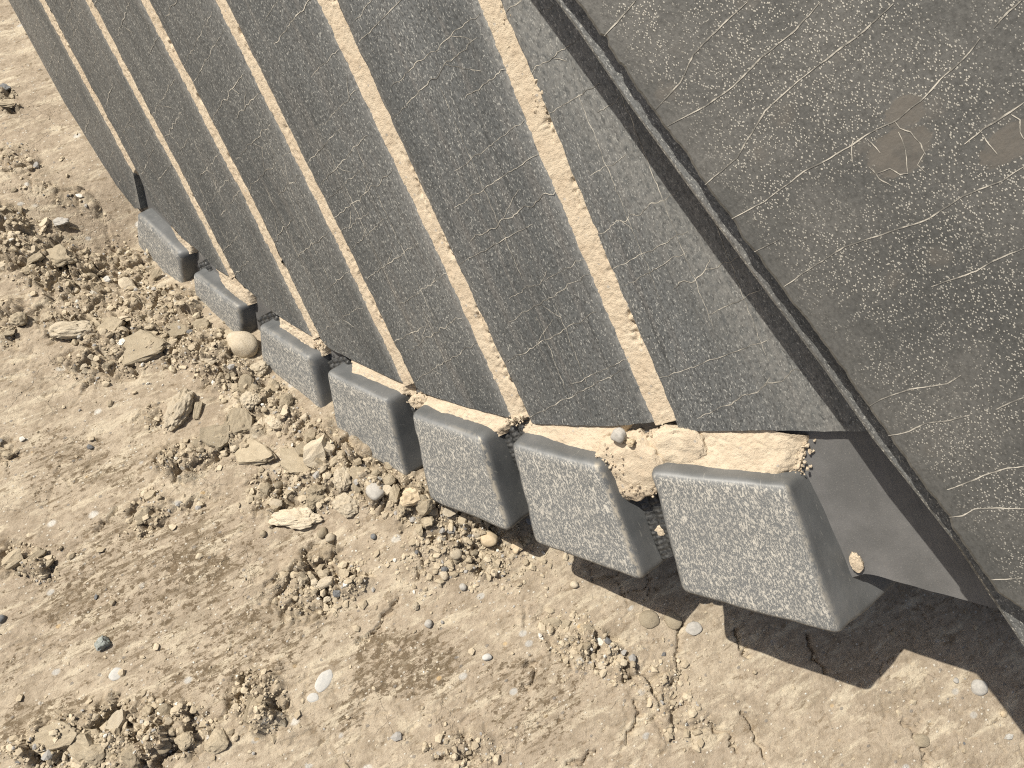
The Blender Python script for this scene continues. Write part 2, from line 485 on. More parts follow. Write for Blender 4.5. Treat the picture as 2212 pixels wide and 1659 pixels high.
def ground_h(x, y, fine=True):
    rub, heap, damp = masks(x, y)
    ff = far_fade(x, y)
    h = 0.010 * fbm(x * 2.1, y * 2.1, 3, 3) + heap
    h += 0.0006 * fbm(x * 14, y * 14, 3, 5)
    if fine:
        wx = x + 0.02 * pn(x * 16, y * 16, 33); wy = y + 0.02 * pn(x * 16, y * 16, 34)
        f1, f2, rid = voro(wx * 9.5 + 2, wy * 9.5 + 5, 40)
        fx_ = wx * 9.5 - np.floor(wx * 9.5); fy_ = wy * 9.5 - np.floor(wy * 9.5)
        e = sstep(0.0, 0.10, f2 - f1)
        h += rub * ((rid - 0.45) * 0.024 * e - 0.016 * (1 - e))
        a = math.radians(33)
        sx = x * math.cos(a) + y * math.sin(a); sy = -x * math.sin(a) + y * math.cos(a)
        h += 0.0003 * fbm(sx * 18, sy * 90, 4, 8) * (1 - rub)
        wx = x + 0.006 * pn(x * 45, y * 45, 31); wy = y + 0.006 * pn(x * 45, y * 45, 32)
        f1, f2, rid = voro(wx * 20, wy * 20, 41)
        e = sstep(0.02, 0.16, f2 - f1)
        h += rub * ((rid - 0.4) * 0.026 * e - 0.014 * (1 - e) + e * 0.012 * (rid - .5) * (wx * 20 - np.floor(wx * 20) - .5))
        f1, f2, rid = voro(wx * 62 + 3, wy * 62 + 9, 43)
        e = sstep(0.02, 0.25, f2 - f1)
        h += rub * ((rid - 0.35) * 0.012 * e - 0.006 * (1 - e))
        f1, f2, rid = voro(x * 150 + 3, y * 150 + 9, 47)
        h += (0.25 + 0.75 * rub) * (0.0028 * np.clip(0.55 - f1, 0, 1) * (rid > (0.72 - 0.6 * rub)))
        h += (0.0005 + 0.0009 * rub) * fbm(x * 120, y * 120, 3, 51)
        # small pits where grains fell out
        f1, f2, rid = voro(x * 75 + 7, y * 75 + 1, 57)
        h -= 0.0022 * (1 - rub) * (1 - sstep(0.10, 0.26, f1)) * (rid > 0.66)
        # crazing in a few patches
        f1, f2, rid = voro(wx * 24 + 30, wy * 24 + 11, 61)
        cz = sstep(0.12, 0.4, fbm(x * 3.3, y * 3.3, 2, 63))
        h -= 0.005 * cz * (1 - rub) * (1 - sstep(0.0, 0.05, f2 - f1))
    return h * ff
def gz(x, y):
    return float(ground_h(np.array([x]), np.array([y]), False)[0])
def on_ground(px, py):
    z = 0.0
    for _ in range(4):
        p = ground_px(px, py, z); z = gz(p[0], p[1])
    return ground_px(px, py, z)
def px_m(px, py):
    """metres per picture pixel on the ground there"""
    p = ground_px(px, py)
    return float((p - CAM) @ F) / FPX

# ------------------------------------------------------------------ ground
PADS = []
def axis(lo, hi, step, far):
    a = np.arange(lo, hi, step); out = []
    d = step; x = hi
    while x < far:
        out.append(x); d *= 1.35; x += d
    right = np.array(out + [far]); out = []
    d = step; x = lo - step
    while x > -far:
        out.append(x); d *= 1.35; x -= d
    return np.concatenate([np.array(out + [-far])[::-1], a, right])
gx = axis(-1.36, 0.98, 0.0030, 120.0)
gy = axis(-0.06, 1.86, 0.0030, 120.0)
X, Y = np.meshgrid(gx, gy)
H = ground_h(X, Y)
# carve the open cracks
for pl in CW:
    x0, y0 = pl.min(0) - 0.02; x1, y1 = pl.max(0) + 0.02
    i0, i1 = np.searchsorted(gx, [x0, x1]); j0, j1 = np.searchsorted(gy, [y0, y1])
    xs, ys = X[j0:j1, i0:i1], Y[j0:j1, i0:i1]
    dm = np.full(xs.shape, 9.0)
    for p, q in zip(pl[:-1], pl[1:]):
        e = q - p; tt = np.clip(((xs - p[0]) * e[0] + (ys - p[1]) * e[1]) / (e @ e + 1e-9), 0, 1)
        dm = np.minimum(dm, np.hypot(xs - p[0] - tt * e[0], ys - p[1] - tt * e[1]))
    wv = 0.0022 + 0.0014 * pn(xs * 40, ys * 40, 91)
    H[j0:j1, i0:i1] -= 0.011 * sstep(1.0, 0.2, dm / (wv + 0.0012))
rubm, _, dampm = masks(X.ravel(), Y.ravel())
me = mesh_np('ground', np.stack([X, Y, H], -1).reshape(-1, 3), grid_faces(len(gy), len(gx)))
attr(me, 'rubble', rubm); attr(me, 'damp', dampm)
def mat_ground():
    t = NT('dry_dirt')
    v = t.obj()
    rub = t.attr('rubble', 'Fac'); damp = t.attr('damp', 'Fac')
    rot = t.map(v, (1, 1, 1), (0, 0, -math.radians(33)))
    st = t.noise(t.map(rot, (11, 42, 20)), 1.0, 6, 0.68, 0.3)
    st2 = t.noise(t.map(rot, (45, 150, 60)), 1.0, 5, 0.7, 0.4)
    big = t.noise(v, 3.2, 5, 0.6); mid = t.noise(v, 17, 6, 0.7, 0.4); fine = t.noise(v, 120, 6, 0.78); grit = t.noise(v, 330, 4, 0.75)
    c = t.mix(t.ramp(big, 0.35, 0.66), (0.376, 0.312, 0.236), (0.452, 0.383, 0.290))
    c = t.mix(t.ramp(mid, 0.46, 0.64, 0, 0.75), c, (0.295, 0.243, 0.178))
    m2 = t.noise(t.map(rot, (46, 70, 50), loc=(2, 7, 0)), 1.0, 7, 0.75, 0.2)
    c = t.mix(t.ramp(m2, 0.50, 0.60, 0, 0.55), c, (0.265, 0.215, 0.155))
    c = t.mix(t.ramp(m2, 0.47, 0.36, 0, 0.55), c, (0.565, 0.495, 0.375))
    c = t.mix(t.ramp(st, 0.50, 0.64, 0, 0.8), c, (0.585, 0.515, 0.39))               # pale scuffs
    c = t.mix(t.ramp(st2, 0.60, 0.74, 0, 0.5), c, (0.60, 0.535, 0.42))
    bn = t.noise(t.map(rot, (75, 120, 80)), 1.0, 8, 0.74, 0.1)
    blot = t.ramp(t.math('ADD', bn, t.math('MULTIPLY', t.math('SUBTRACT', damp, 1.0), 0.17)), 0.488, 0.508)
    c = t.mix(t.math('MULTIPLY', blot, 0.85), c, (0.115, 0.084, 0.050))
    sn = t.noise(t.map(rot, (16, 120, 60), loc=(1, 2, 0)), 1.0, 7, 0.75, 0.1)
    blot2 = t.ramp(t.math('ADD', sn, t.math('MULTIPLY', t.math('SUBTRACT', damp, 1.0), 0.14)), 0.50, 0.53)
    c = t.mix(t.math('MULTIPLY', blot2, 0.7), c, (0.165, 0.128, 0.083))
    few = t.math('MULTIPLY', t.ramp(t.noise(t.map(rot, (30, 70, 40), loc=(5, 3, 1)), 1.0, 5, 0.75), 0.585, 0.63), 0.7)
    c = t.mix(few, c, (0.195, 0.148, 0.096))
    c = t.mix(t.math('MULTIPLY', rub, t.ramp(mid, 0.3, 0.7, 0.25, 0.7)), c, (0.36, 0.30, 0.215))
    c = t.mix(t.ramp(fine, 0.53, 0.66, 0, 0.6), c, (0.255, 0.205, 0.145))
    c = t.mix(t.ramp(grit, 0.56, 0.68, 0, 0.6), c, (0.64, 0.58, 0.47))
    c = t.mix(t.ramp(t.noise(v, 330, 3, 0.7), 0.57, 0.68, 0, 0.55), c, (0.22, 0.18, 0.13))
    # grains and pebbles set in the dirt
    def inlay(scale, lo, hi, pick, col, k, off):
        vo = t.voro(t.map(rot, (1, 1.35, 1), loc=off), scale)
        m = t.math('MULTIPLY', t.ramp(vo.outputs['Distance'], lo, hi, 1, 0), t.ramp(t.node_sep(vo.outputs['Color']), pick, pick + 0.01))
        m = t.math('MULTIPLY', m, t.ramp(fine, 0.3, 0.55, 0.55, 1.0))
        return t.mix(t.math('MULTIPLY', m, k), c, col), m
    c, m1 = inlay(150, 0.26, 0.36, 0.90, (0.68, 0.64, 0.55), 0.8, (0, 0, 0))
    c, m2 = inlay(95, 0.24, 0.34, 0.955, (0.23, 0.215, 0.195), 0.75, (3, 1, 0))
    c, m3 = inlay(34, 0.16, 0.30, 0.95, (0.50, 0.50, 0.475), 0.75, (7, 4, 0))
    c, m4 = inlay(42, 0.12, 0.24, 0.965, (0.60, 0.42, 0.20), 0.6, (2, 8, 0))
    c, m5 = inlay(30, 0.16, 0.32, 0.955, (0.66, 0.65, 0.60), 0.75, (1, 5, 0))
    wv = t.node('ShaderNodeVectorMath', operation='ADD'); t.put(wv.inputs[0], v)
    nz = t.node('ShaderNodeTexNoise'); t.put(nz.inputs['Vector'], v); nz.inputs['Scale'].default_value = 28; nz.inputs['Detail'].default_value = 4
    sc = t.node('ShaderNodeVectorMath', operation='SCALE'); t.put(sc.inputs[0], nz.outputs['Color']); sc.inputs['Scale'].default_value = 0.03
    t.put(wv.inputs[1], sc.outputs[0])
    def craze(scale, w, lo, hi, off):
        vo = t.voro(t.map(wv.outputs[0], loc=off), scale, 'DISTANCE_TO_EDGE')
        return t.math('MULTIPLY', t.ramp(vo.outputs['Distance'], 0.0, w, -1.0, 0.0), t.ramp(t.noise(t.map(v, loc=off), 5, 3, 0.6), lo, hi))
    crz = t.math('ADD', craze(17, 0.028, 0.56, 0.66, (0, 0, 0)), craze(42, 0.05, 0.57, 0.66, (4, 2, 0)))
    hh = t.math('ADD', t.math('MULTIPLY', fine, 1.0), t.math('MULTIPLY', grit, 0.7))
    hh = t.math('ADD', hh, t.math('MULTIPLY', t.math('ADD', m1, m2), 0.3))
    return t.finish(c, 0.95, 0.0, t.bump(hh, 1.0, 0.0024, t.bump(crz, 0.55, 0.003)), 0.12)
ground = link('ground', me, mat_ground())
tag(ground, 'dry beige dirt ground with scuffs, cracks and damp speckles', kind='structure')

# ------------------------------------------------------------------ bucket
bucket = bpy.data.objects.new('digging_bucket', None)
bucket.empty_display_size = 0.2
COL.objects.link(bucket)
tag(bucket, 'large dark steel digging bucket with slanted wear strips and seven square blocks', 'bucket')
base_pt = hit(700, 900, 0.0)
BASE_AT = Vector((float(base_pt[0]), float(base_pt[1]), 0.0))
bucket.location = BASE_AT
def part(name, me, mat, parent=bucket):
    o = link(name, me, mat, parent)
    if parent is bucket: o.location = -BASE_AT
    return o
M_STRIP, M_BLOCK, M_SHELL, M_WELD, M_CRACK = mat_strip(), mat_block(), mat_shell(), mat_weld(), mat_dust_line()
T = 0.014           # strip thickness
def poly_uv(pts, off):
    return np.array([uv(a, b, off) for a, b in pts])

# groove edges (left edge, right edge) from the bottom end upwards
GR = [([(1413, 912), (1275, 590), (1121, 226), (1033, 0)], [(1467, 931), (1418, 806), (1322, 585), (1182, 240), (1078, 0)]),
      ([(1105, 903), (958, 576), (685, 0)], [(1148, 915), (990, 576), (724, 0)]),
      ([(870, 828), (724, 518), (463, 0)], [(897, 837), (743, 518), (486, 0)]),
      ([(674, 727), (514, 403), (302, 0)], [(692, 734), (530, 403), (321, 0)]),
      ([(494, 597), (396, 403), (182, 0)], [(510, 605), (407, 403), (196, 0)]),
      ([(304, 452), (288, 378), (83, 0)], [(321, 434), (298, 378), (95, 0)])]
BOT = [  # strip lower ends, left to right (strip right of groove k)
    [(1467, 931), (1622, 935), (1791, 947), (1886, 951), (1960, 956)],
    [(1148, 915), (1316, 921), (1413, 912)],
    [(897, 837), (913, 848), (1003, 879), (1105, 903)],
    [(692, 734), (714, 754), (755, 775), (812, 802), (870, 828)],
    [(510, 605), (555, 643), (573, 661), (596, 679), (631, 702), (674, 727)],
    [(321, 434), (343, 458), (366, 483), (396, 517), (431, 544), (465, 579), (494, 597)]]
WTOP = 0.34         # metres of shell beyond the top of the picture
def edge_fn(pts, off, jit=0.0, seed=0):
    P = poly_uv(pts, off)
    d = P[-1] - P[-2]
    P = np.vstack([P, P[-1] + d / abs(d[1]) * WTOP])
    w, u = P[:, 1], P[:, 0]
    def f(ww):
        r = np.interp(ww, w, u)
        if jit:
            r = r + jit * fbm(ww * 28 + seed * 3.1, ww * 0 + seed, 3, seed) + jit * 0.7 * np.maximum(0, pn(ww * 75, ww * 0 + .5, seed + 3))
        return r
    return f, w[0], w[-1]
def strip_mesh(lf, rf, bot_pts, wt_l, wt_r, nu=26, nw=150, seed=0, dust_l=0.18, dust_r=0.95):
    B = poly_uv(bot_pts, T) if bot_pts is not None else None
    s = np.linspace(0, 1, nu)
    V = np.zeros((nw, nu, 3)); dust_sheen = np.zeros((nw, nu))
    if B is not None:
        ub = np.interp(s, np.linspace(0, 1, 50), np.interp(np.linspace(0, 1, 50), [0, 1], [B[0, 0], B[-1, 0]]))
        o = np.argsort(B[:, 0]); wb = np.interp(ub, B[o, 0], B[o, 1])
    wt = wt_l + (wt_r - wt_l) * s
    k = np.linspace(0, 1, nw) ** 1.15
    for j in range(nw):
        w = wb + (wt - wb) * k[j]
        ul = lf(w); ur = rf(w)
        V[j, :, 0] = ul + (ur - ul) * s
        V[j, :, 1] = w + 0.0012 * pn(V[j, :, 0] * 60, w * 0 + seed, seed) * (j == 0)
        dl = V[j, :, 0] - ul; dr = ur - V[j, :, 0]
        dust_sheen[j] = np.maximum(dust_l * np.exp(-dl / 0.006), dust_r * np.exp(-dr / 0.008))
        if seed == 50:  # strip by the side plate: its sheen painted in as a paler band
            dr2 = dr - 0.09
            dust_sheen[j] = 0.18 * np.exp(-dl / 0.006) + 0.62 * np.exp(-((dr2 - 0.035) / 0.05) ** 2)
    V[:, :, 2] = T
    # rounded, slightly uneven edges
    dz = 0.0016 * np.exp(-((V[:, :, 0] - V[:, :1, 0]) / 0.004) ** 2) + 0.0016 * np.exp(-((V[:, -1:, 0] - V[:, :, 0]) / 0.004) ** 2)
    V[:, :, 2] -= dz
    V[:, :, 2] += 0.0006 * fbm(V[:, :, 0] * 14, V[:, :, 1] * 6, 2, seed)
    n = nw * nu
    faces = [grid_faces(nw, nu)]
    low = V.copy(); low[:, :, 2] = -0.001
    P = [V.reshape(-1, 3)]
    ring = [(0, j) for j in range(nu)] + [(i, nu - 1) for i in range(1, nw)] + [(nw - 1, j) for j in range(nu - 2, -1, -1)] + [(i, 0) for i in range(nw - 2, 0, -1)]
    idx = np.array([i * nu + j for i, j in ring])
    top = V.reshape(-1, 3)[idx]; bot = low.reshape(-1, 3)[idx]
    P += [top, bot]
    m = len(idx)
    a = np.arange(m); b = (a + 1) % m
    faces.append(np.stack([n + a, n + m + a, n + m + b, n + b], -1))
    P = np.vstack(P)
    me = uvh_mesh('wear_strip', P, np.vstack(faces))
    attr(me, 'dust_sheen', np.concatenate([dust_sheen.ravel(), np.full(2 * m, 0.5)]))
    outward(me)
    return me, V
def ribbon(pts, w0, seed, h):
    """thin raised dusty thread along a crack; pts in (u, w)"""
    pts = np.asarray(pts, float)
    d = np.gradient(pts, axis=0); L = np.linalg.norm(d, axis=1, keepdims=True) + 1e-9
    nrm = np.stack([-d[:, 1], d[:, 0]], 1) / L
    n = len(pts); k = np.linspace(0, 1, n)
    wd = w0 * (0.45 + 0.55 * np.sin(np.pi * k) ** 0.5) * (0.7 + 0.6 * rng.random(n))
    a = np.c_[pts + nrm * wd[:, None] / 2, np.full(n, h)]; b = np.c_[pts - nrm * wd[:, None] / 2, np.full(n, h)]
    return np.stack([a, b], 1).reshape(-1, 3)
def wander(p, q, n, amp, seed):
    k = np.linspace(0, 1, n)
    e = np.asarray(q) - np.asarray(p); nn = np.array([-e[1], e[0]]) / (np.linalg.norm(e) + 1e-9)
    L = np.linalg.norm(e)
    off = amp * fbm(k * L * 55 + seed * 7.7, k * 0 + seed, 4, seed)
    off -= off[0] * (1 - k) + off[-1] * k
    return np.asarray(p) + k[:, None] * e + off[:, None] * nn
def ribs_mesh(name, ribs, fn=uvh_mesh):
    P = []; Fc = []; o = 0
    for r in ribs:
        n = len(r) // 2; P.append(r)
        i = np.arange(n - 1) * 2
        Fc.append(np.stack([i, i + 1, i + 3, i + 2], -1) + o); o += len(r)
    return fn(name, np.vstack(P), np.vstack(Fc))

fl, fr, wl, wr, wtl, wtr = [], [], [], [], [], []
for k, (l, r) in enumerate(GR):
    f, a, b = edge_fn(l, T, 0.0008, 10 + k); fl.append(f); wl.append(a); wtl.append(b)
    f, a, b = edge_fn(r, T, 0.0019, 30 + k); fr.append(f); wr.append(a); wtr.append(b)
SIDE_EDGE = [(1199, 0), (1249, 68), (1305, 150), (1360, 229), (1500, 422), (1650, 626), (1785, 806), (1886, 950), (1980, 1068), (2068, 1181), (2136, 1284), (2207, 1391)]
se = poly_uv(SIDE_EDGE, 0.0)
side_f = lambda w: np.interp(w, se[::-1, 1][::1], se[::-1, 0]) if se[0, 1] > se[-1, 1] else np.interp(w, se[:, 1], se[:, 0])
def right_f(w):      # strip runs in under the side plate
    d = (se[0] - se[1]) / abs(se[0, 1] - se[1, 1])
    w_ = np.concatenate([se[::-1, 1], [se[0, 1] + 1.0]]); u_ = np.concatenate([se[::-1, 0], [se[0, 0] + d[0]]])
    return np.interp(w, w_, u_) + 0.09
strips = []
for k in range(6):
    lf = fr[k]
    if k == 0:
        rf = right_f; wt2 = wtr[0]
    else:
        rf = fl[k - 1]; wt2 = wtl[k - 1]
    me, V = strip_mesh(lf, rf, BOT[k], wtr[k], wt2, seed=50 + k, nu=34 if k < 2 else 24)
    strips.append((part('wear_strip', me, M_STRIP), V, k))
# outermost strip, turning away over the limb
LEFT_EDGE = [(298, 460), (250, 399), (139, 222), (18, 0)]
_le, _, _ = edge_fn(LEFT_EDGE, T, 0.0006, 70)
def far_left(w): return _le(w)
B6 = None
def strip_left():
    nu, nw = 40, 120
    s = np.linspace(0, 1, nu); V = np.zeros((nw, nu, 3))
    k = np.linspace(0, 1, nw)
    for j in range(nw):
        w = wl[5] + 0.012 * (1 - s) * (1 - k[j]) + (wtl[5] - wl[5]) * k[j]
        V[j, :, 0] = far_left(w) + (fl[5](w) - far_left(w)) * s
        V[j, :, 1] = w
    V[:, :, 2] = T + 0.0006 * fbm(V[:, :, 0] * 14, V[:, :, 1] * 6, 2, 77)
    low = V.copy(); low[:, :, 2] = 0
    P = np.vstack([V.reshape(-1, 3), V[:, -1], low[:, -1], V[0], low[0], V[:, 0], low[:, 0]])
    n = nw * nu; a = np.arange(nw - 1); b = np.arange(nu - 1); m0 = n + 2 * nw + 2 * nu
    fc = np.vstack([grid_faces(nw, nu), np.stack([m0 + a, m0 + a + 1, m0 + nw + a + 1, m0 + nw + a], -1), np.stack([n + a, n + nw + a, n + nw + a + 1, n + a + 1], -1),
                    np.stack([n + 2 * nw + b, n + 2 * nw + nu + b, n + 2 * nw + nu + b + 1, n + 2 * nw + b + 1], -1)])
    me = uvh_mesh('wear_strip', P, fc)
    d = np.exp(-(V[:, -1:, 0] - V[:, :, 0]) / 0.007).ravel()
    attr(me, 'dust_sheen', np.concatenate([d, np.full(len(P) - n, .4)])); outward(me)
    return me, V
me, V = strip_left()
strips.append((part('wear_strip', me, M_STRIP), V, 6))
# cracks across every strip
for o, V, k in strips:
    ribs = []
    nw, nu = V.shape[:2]
    wlo, whi = V[0, :, 1].min(), V[-1, :, 1].max() - 0.1
    w = V[0, 0, 1] + 0.01; c = 0
    while w < whi:
        c += 1
        r = rng.random(4)
        uL = np.interp(w, V[:, 0, 1], V[:, 0, 0]); uR = np.interp(w, V[:, -1, 1], V[:, -1, 0])
        if k == 0: uR -= 0.09
        wid = uR - uL
        a0, a1 = (0, 0.45 + 0.55 * r[0]) if r[1] < .38 else ((1 - (0.35 + 0.65 * r[0]), 1) if r[1] < .76 else (0.15 * r[0], 0.55 + 0.45 * r[2]))
        sl_ = (0.02 + 0.14 * r[3]) * wid
        p = (uL + wid * a0, w); q = (uL + wid * a1, w + sl_ * (a1 - a0))
        amp = 0.0022 + 0.0040 * r[2]
        line = wander(p, q, 34, amp, 1000 + k * 60 + c)
        ribs.append(ribbon(line, 0.0006 + 0.0008 * rng.random(), c, T + 0.0005))
        if r[2] > 0.45:
            j = rng.integers(8, 26); st = line[j]
            ang = rng.uniform(0.5, 1.1) * rng.choice([-1, 1])
            e = st + np.array([math.cos(ang), math.sin(ang)]) * wid * rng.uniform(0.1, 0.3)
            if uL < e[0] < uR:
                ribs.append(ribbon(wander(st, e, 14, 0.002, 3000 + k * 50 + c), 0.0008, c, T + 0.0005))
        w += (0.022 + 0.055 * rng.random())
    # lengthwise scratches
    for q in range(3 if k < 4 else 2):
        s0 = rng.uniform(0.2, 0.8)
        uc = (V[0, 0, 0] + (V[0, -1, 0] - V[0, 0, 0]) * s0) if k not in (0, 6) else (V[0, 0, 0] + 0.05 + 0.05 * q if k == 0 else V[0, -1, 0] - 0.03 - .03 * q)
        w0 = rng.uniform(wlo + 0.05, wlo + 0.3); w1 = w0 + rng.uniform(0.12, 0.4)
        ribs.append(ribbon(wander((uc, w0), (uc + 0.006, w1), 60, 0.002, 5000 + k * 9 + q), 0.00075, q, T + 0.0005))
    cme = ribs_mesh('hairline_crack', ribs)
    tag(part('hairline_crack', cme, M_CRACK, o), kind='stuff')

# ------------------------------------------------------------------ blocks along the lower edge
BL = [[(294, 459), (386, 551), (397, 640), (300, 570)],
      [(414, 588), (511, 664), (525, 758), (424, 672)],
      [(556, 700), (664, 773), (702, 914), (566, 792)],
      [(703, 803), (832, 864), (878, 1036), (728, 946)],
      [(883, 893), (1037, 947), (1098, 1152), (926, 1082)],
      [(1101, 957), (1297, 1007), (1386, 1259), (1153, 1176)],
      [(1401, 1020), (1702, 1048), (1814, 1378), (1472, 1283)]]
HF = 0.055
HFS = [.032, .034, .040, .048, .054, .055, .055]
FLARE = [(.012, .0), (.014, .0), (.018, 0), (.022, 0), (.03, -.004), (.05, -.008), (.080, -.012)]
blocks_uv = []
def block_mesh(q, k):
    HF = HFS[k]
    C4 = np.array([uv(a, b, HF) for a, b in q])     # TL TR BR BL
    blocks_uv.append(C4)
    tl, tr, br, bl = C4
    du, dw = FLARE[k]
    fv = [(tl[0], tl[1], HF), (tr[0], tr[1], HF), (br[0], br[1], HF), (bl[0], bl[1], HF)]
    bv = [(tl[0], tl[1] + .004, -.012), (tr[0] + .014, tr[1] - .006, -.012), (br[0] + du, br[1] + dw, -.085), (bl[0], bl[1] + .01, -.085)]
    bm = bmesh.new()
    vv = [bm.verts.new(v) for v in fv + bv]
    for f in ((0, 1, 2, 3), (7, 6, 5, 4), (0, 4, 5, 1), (1, 5, 6, 2), (2, 6, 7, 3), (3, 7, 4, 0)):
        bm.faces.new([vv[i] for i in f])
    bmesh.ops.recalc_face_normals(bm, faces=bm.faces)
    bmesh.ops.bevel(bm, geom=list(bm.edges), offset=(0.011 if k < 4 else 0.013), segments=4, profile=0.6, affect='EDGES', clamp_overlap=True)
    bmesh.ops.triangulate(bm, faces=[f for f in bm.faces if len(f.verts) > 4])
    bmesh.ops.subdivide_edges(bm, edges=[e for e in bm.edges if e.calc_length() > 0.02], cuts=7, use_grid_fill=True)
    co = np.array([v.co for v in bm.verts])
    for i, v in enumerate(bm.verts):
        n = v.normal
        d = 0.0026 * mnoise.fractal(Vector((co[i][0] * 22 + k * 5, co[i][1] * 22, co[i][2] * 22)), 1.0, 2.0, 3)
        v.co += n * d
    bm.normal_update()
    me = bpy.data.meshes.new('wear_block')
    P = np.array([v.co for v in bm.verts]); N = np.array([v.normal for v in bm.verts])
    X3 = from_uvh(P)
    for v, x in zip(bm.verts, X3): v.co = x
    bmesh.ops.recalc_face_normals(bm, faces=bm.faces)
    for f in bm.faces: f.smooth = True
    bm.to_mesh(me); bm.free()
    attr(me, 'uvh', P)
    f = sstep(0.72, 0.97, N[:, 2])
    attr(me, 'front', f)
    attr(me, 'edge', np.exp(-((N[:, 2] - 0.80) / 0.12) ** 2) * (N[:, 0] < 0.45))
    attr(me, 'rim', np.exp(-((N[:, 0] - 0.62) / 0.16) ** 2) * sstep(0.2, 0.5, N[:, 2]) * (0.9 if k in (4, 5) else 0.35))
    return me
for k, q in enumerate(BL):
    part('wear_block', block_mesh(q, k), M_BLOCK)

# ------------------------------------------------------------------ shell
def shell_mesh():
    low_edge = poly_uv([(1870, 1238), (1995, 1272), (2135, 1310), (2260, 1340)], 0.0)
    bu = [b[3][0] for b in blocks_uv] + [blocks_uv[-1][2][0]]
    bw = [b[3][1] + 0.045 for b in blocks_uv] + [blocks_uv[-1][2][1] + 0.05]
    us = np.concatenate([bu, low_edge[:, 0], [low_edge[-1, 0] + 0.6]])
    ws = np.concatenate([bw, low_edge[:, 1], [low_edge[-1, 1] - 0.1]])
    o = np.argsort(us); us, ws = us[o], ws[o]
    u = np.linspace(float(far_left(bw[0])) + 0.004, us[-1], 260); nw = 60
    wb = np.interp(u, us, ws)
    wb = wb + 0.0015 * pn(u * 40, u * 0, 5)
    wtop = max(wtl + wtr) + 0.02
    k = np.linspace(0, 1, nw)
    W = wb[None, :] + (wtop - wb[None, :]) * k[:, None]
    lu = np.array([float(far_left(x)) for x in W[:, 0]]) + 0.004
    Uu = lu[:, None] + (u[-1] - lu)[:, None] * ((u - u[0]) / (u[-1] - u[0]))[None, :]
    top = np.stack([Uu, W, 0 * W], -1); bot = np.stack([Uu, W, 0 * W - 0.035], -1)
    n = nw * len(u); P = np.vstack([top.reshape(-1, 3), bot.reshape(-1, 3)])
    m = len(u); a = np.arange(m - 1); b = np.arange(nw - 1)
    tf = grid_faces(nw, m)
    side = [np.stack([a, n + a, n + a + 1, a + 1], -1), np.stack([(nw - 1) * m + a, (nw - 1) * m + a + 1, n + (nw - 1) * m + a + 1, n + (nw - 1) * m + a], -1),
            np.stack([b * m, (b + 1) * m, n + (b + 1) * m, n + b * m], -1), np.stack([b * m + m - 1, n + b * m + m - 1, n + (b + 1) * m + m - 1, (b + 1) * m + m - 1], -1)]
    me = uvh_mesh('shell', P, np.vstack([tf, tf[:, ::-1] + n] + side), False)
    outward(me)
    return me
part('shell', shell_mesh(), M_SHELL)

# ------------------------------------------------------------------ rippled welds between the blocks
def weld_mesh(u0, u1, w0, w1, seed):
    nu, nw = 40, 120
    u = np.linspace(u0, u1, nu); w = np.linspace(w0, w1, nw)
    UU, WW = np.meshgrid(u, w)
    s = (UU - u0) / (u1 - u0)
    nb = 4
    ph = s * nb
    fr_ = ph - np.floor(ph); band = np.floor(ph)
    bead = np.sqrt(np.clip(1 - (2 * fr_ - 1) ** 2, 0, 1))
    rip = np.abs(np.sin((WW + 0.0015 * band + 0.003 * fr_ * (1 - fr_)) * math.pi / 0.0085))
    h = 0.002 + bead * (0.006 + 0.0014 * rip) + 0.001 * fbm(UU * 60, WW * 60, 2, seed)
    h *= sstep(0, 0.05, s) * sstep(1, 0.95, s)
    h -= 0.012 * (1 - sstep(0, 0.06, s)) + 0.012 * (1 - sstep(1, 0.94, s))
    return uvh_mesh('weld_bead', np.stack([UU, WW, h], -1), grid_faces(nw, nu))
for k in range(6):
    a, b = blocks_uv[k], blocks_uv[k + 1]
    part('weld_bead', weld_mesh(a[1][0] - 0.004, b[0][0] + 0.02, min(a[2][1], b[3][1]) + 0.035, b[0][1] + 0.012, 200 + k), M_WELD)

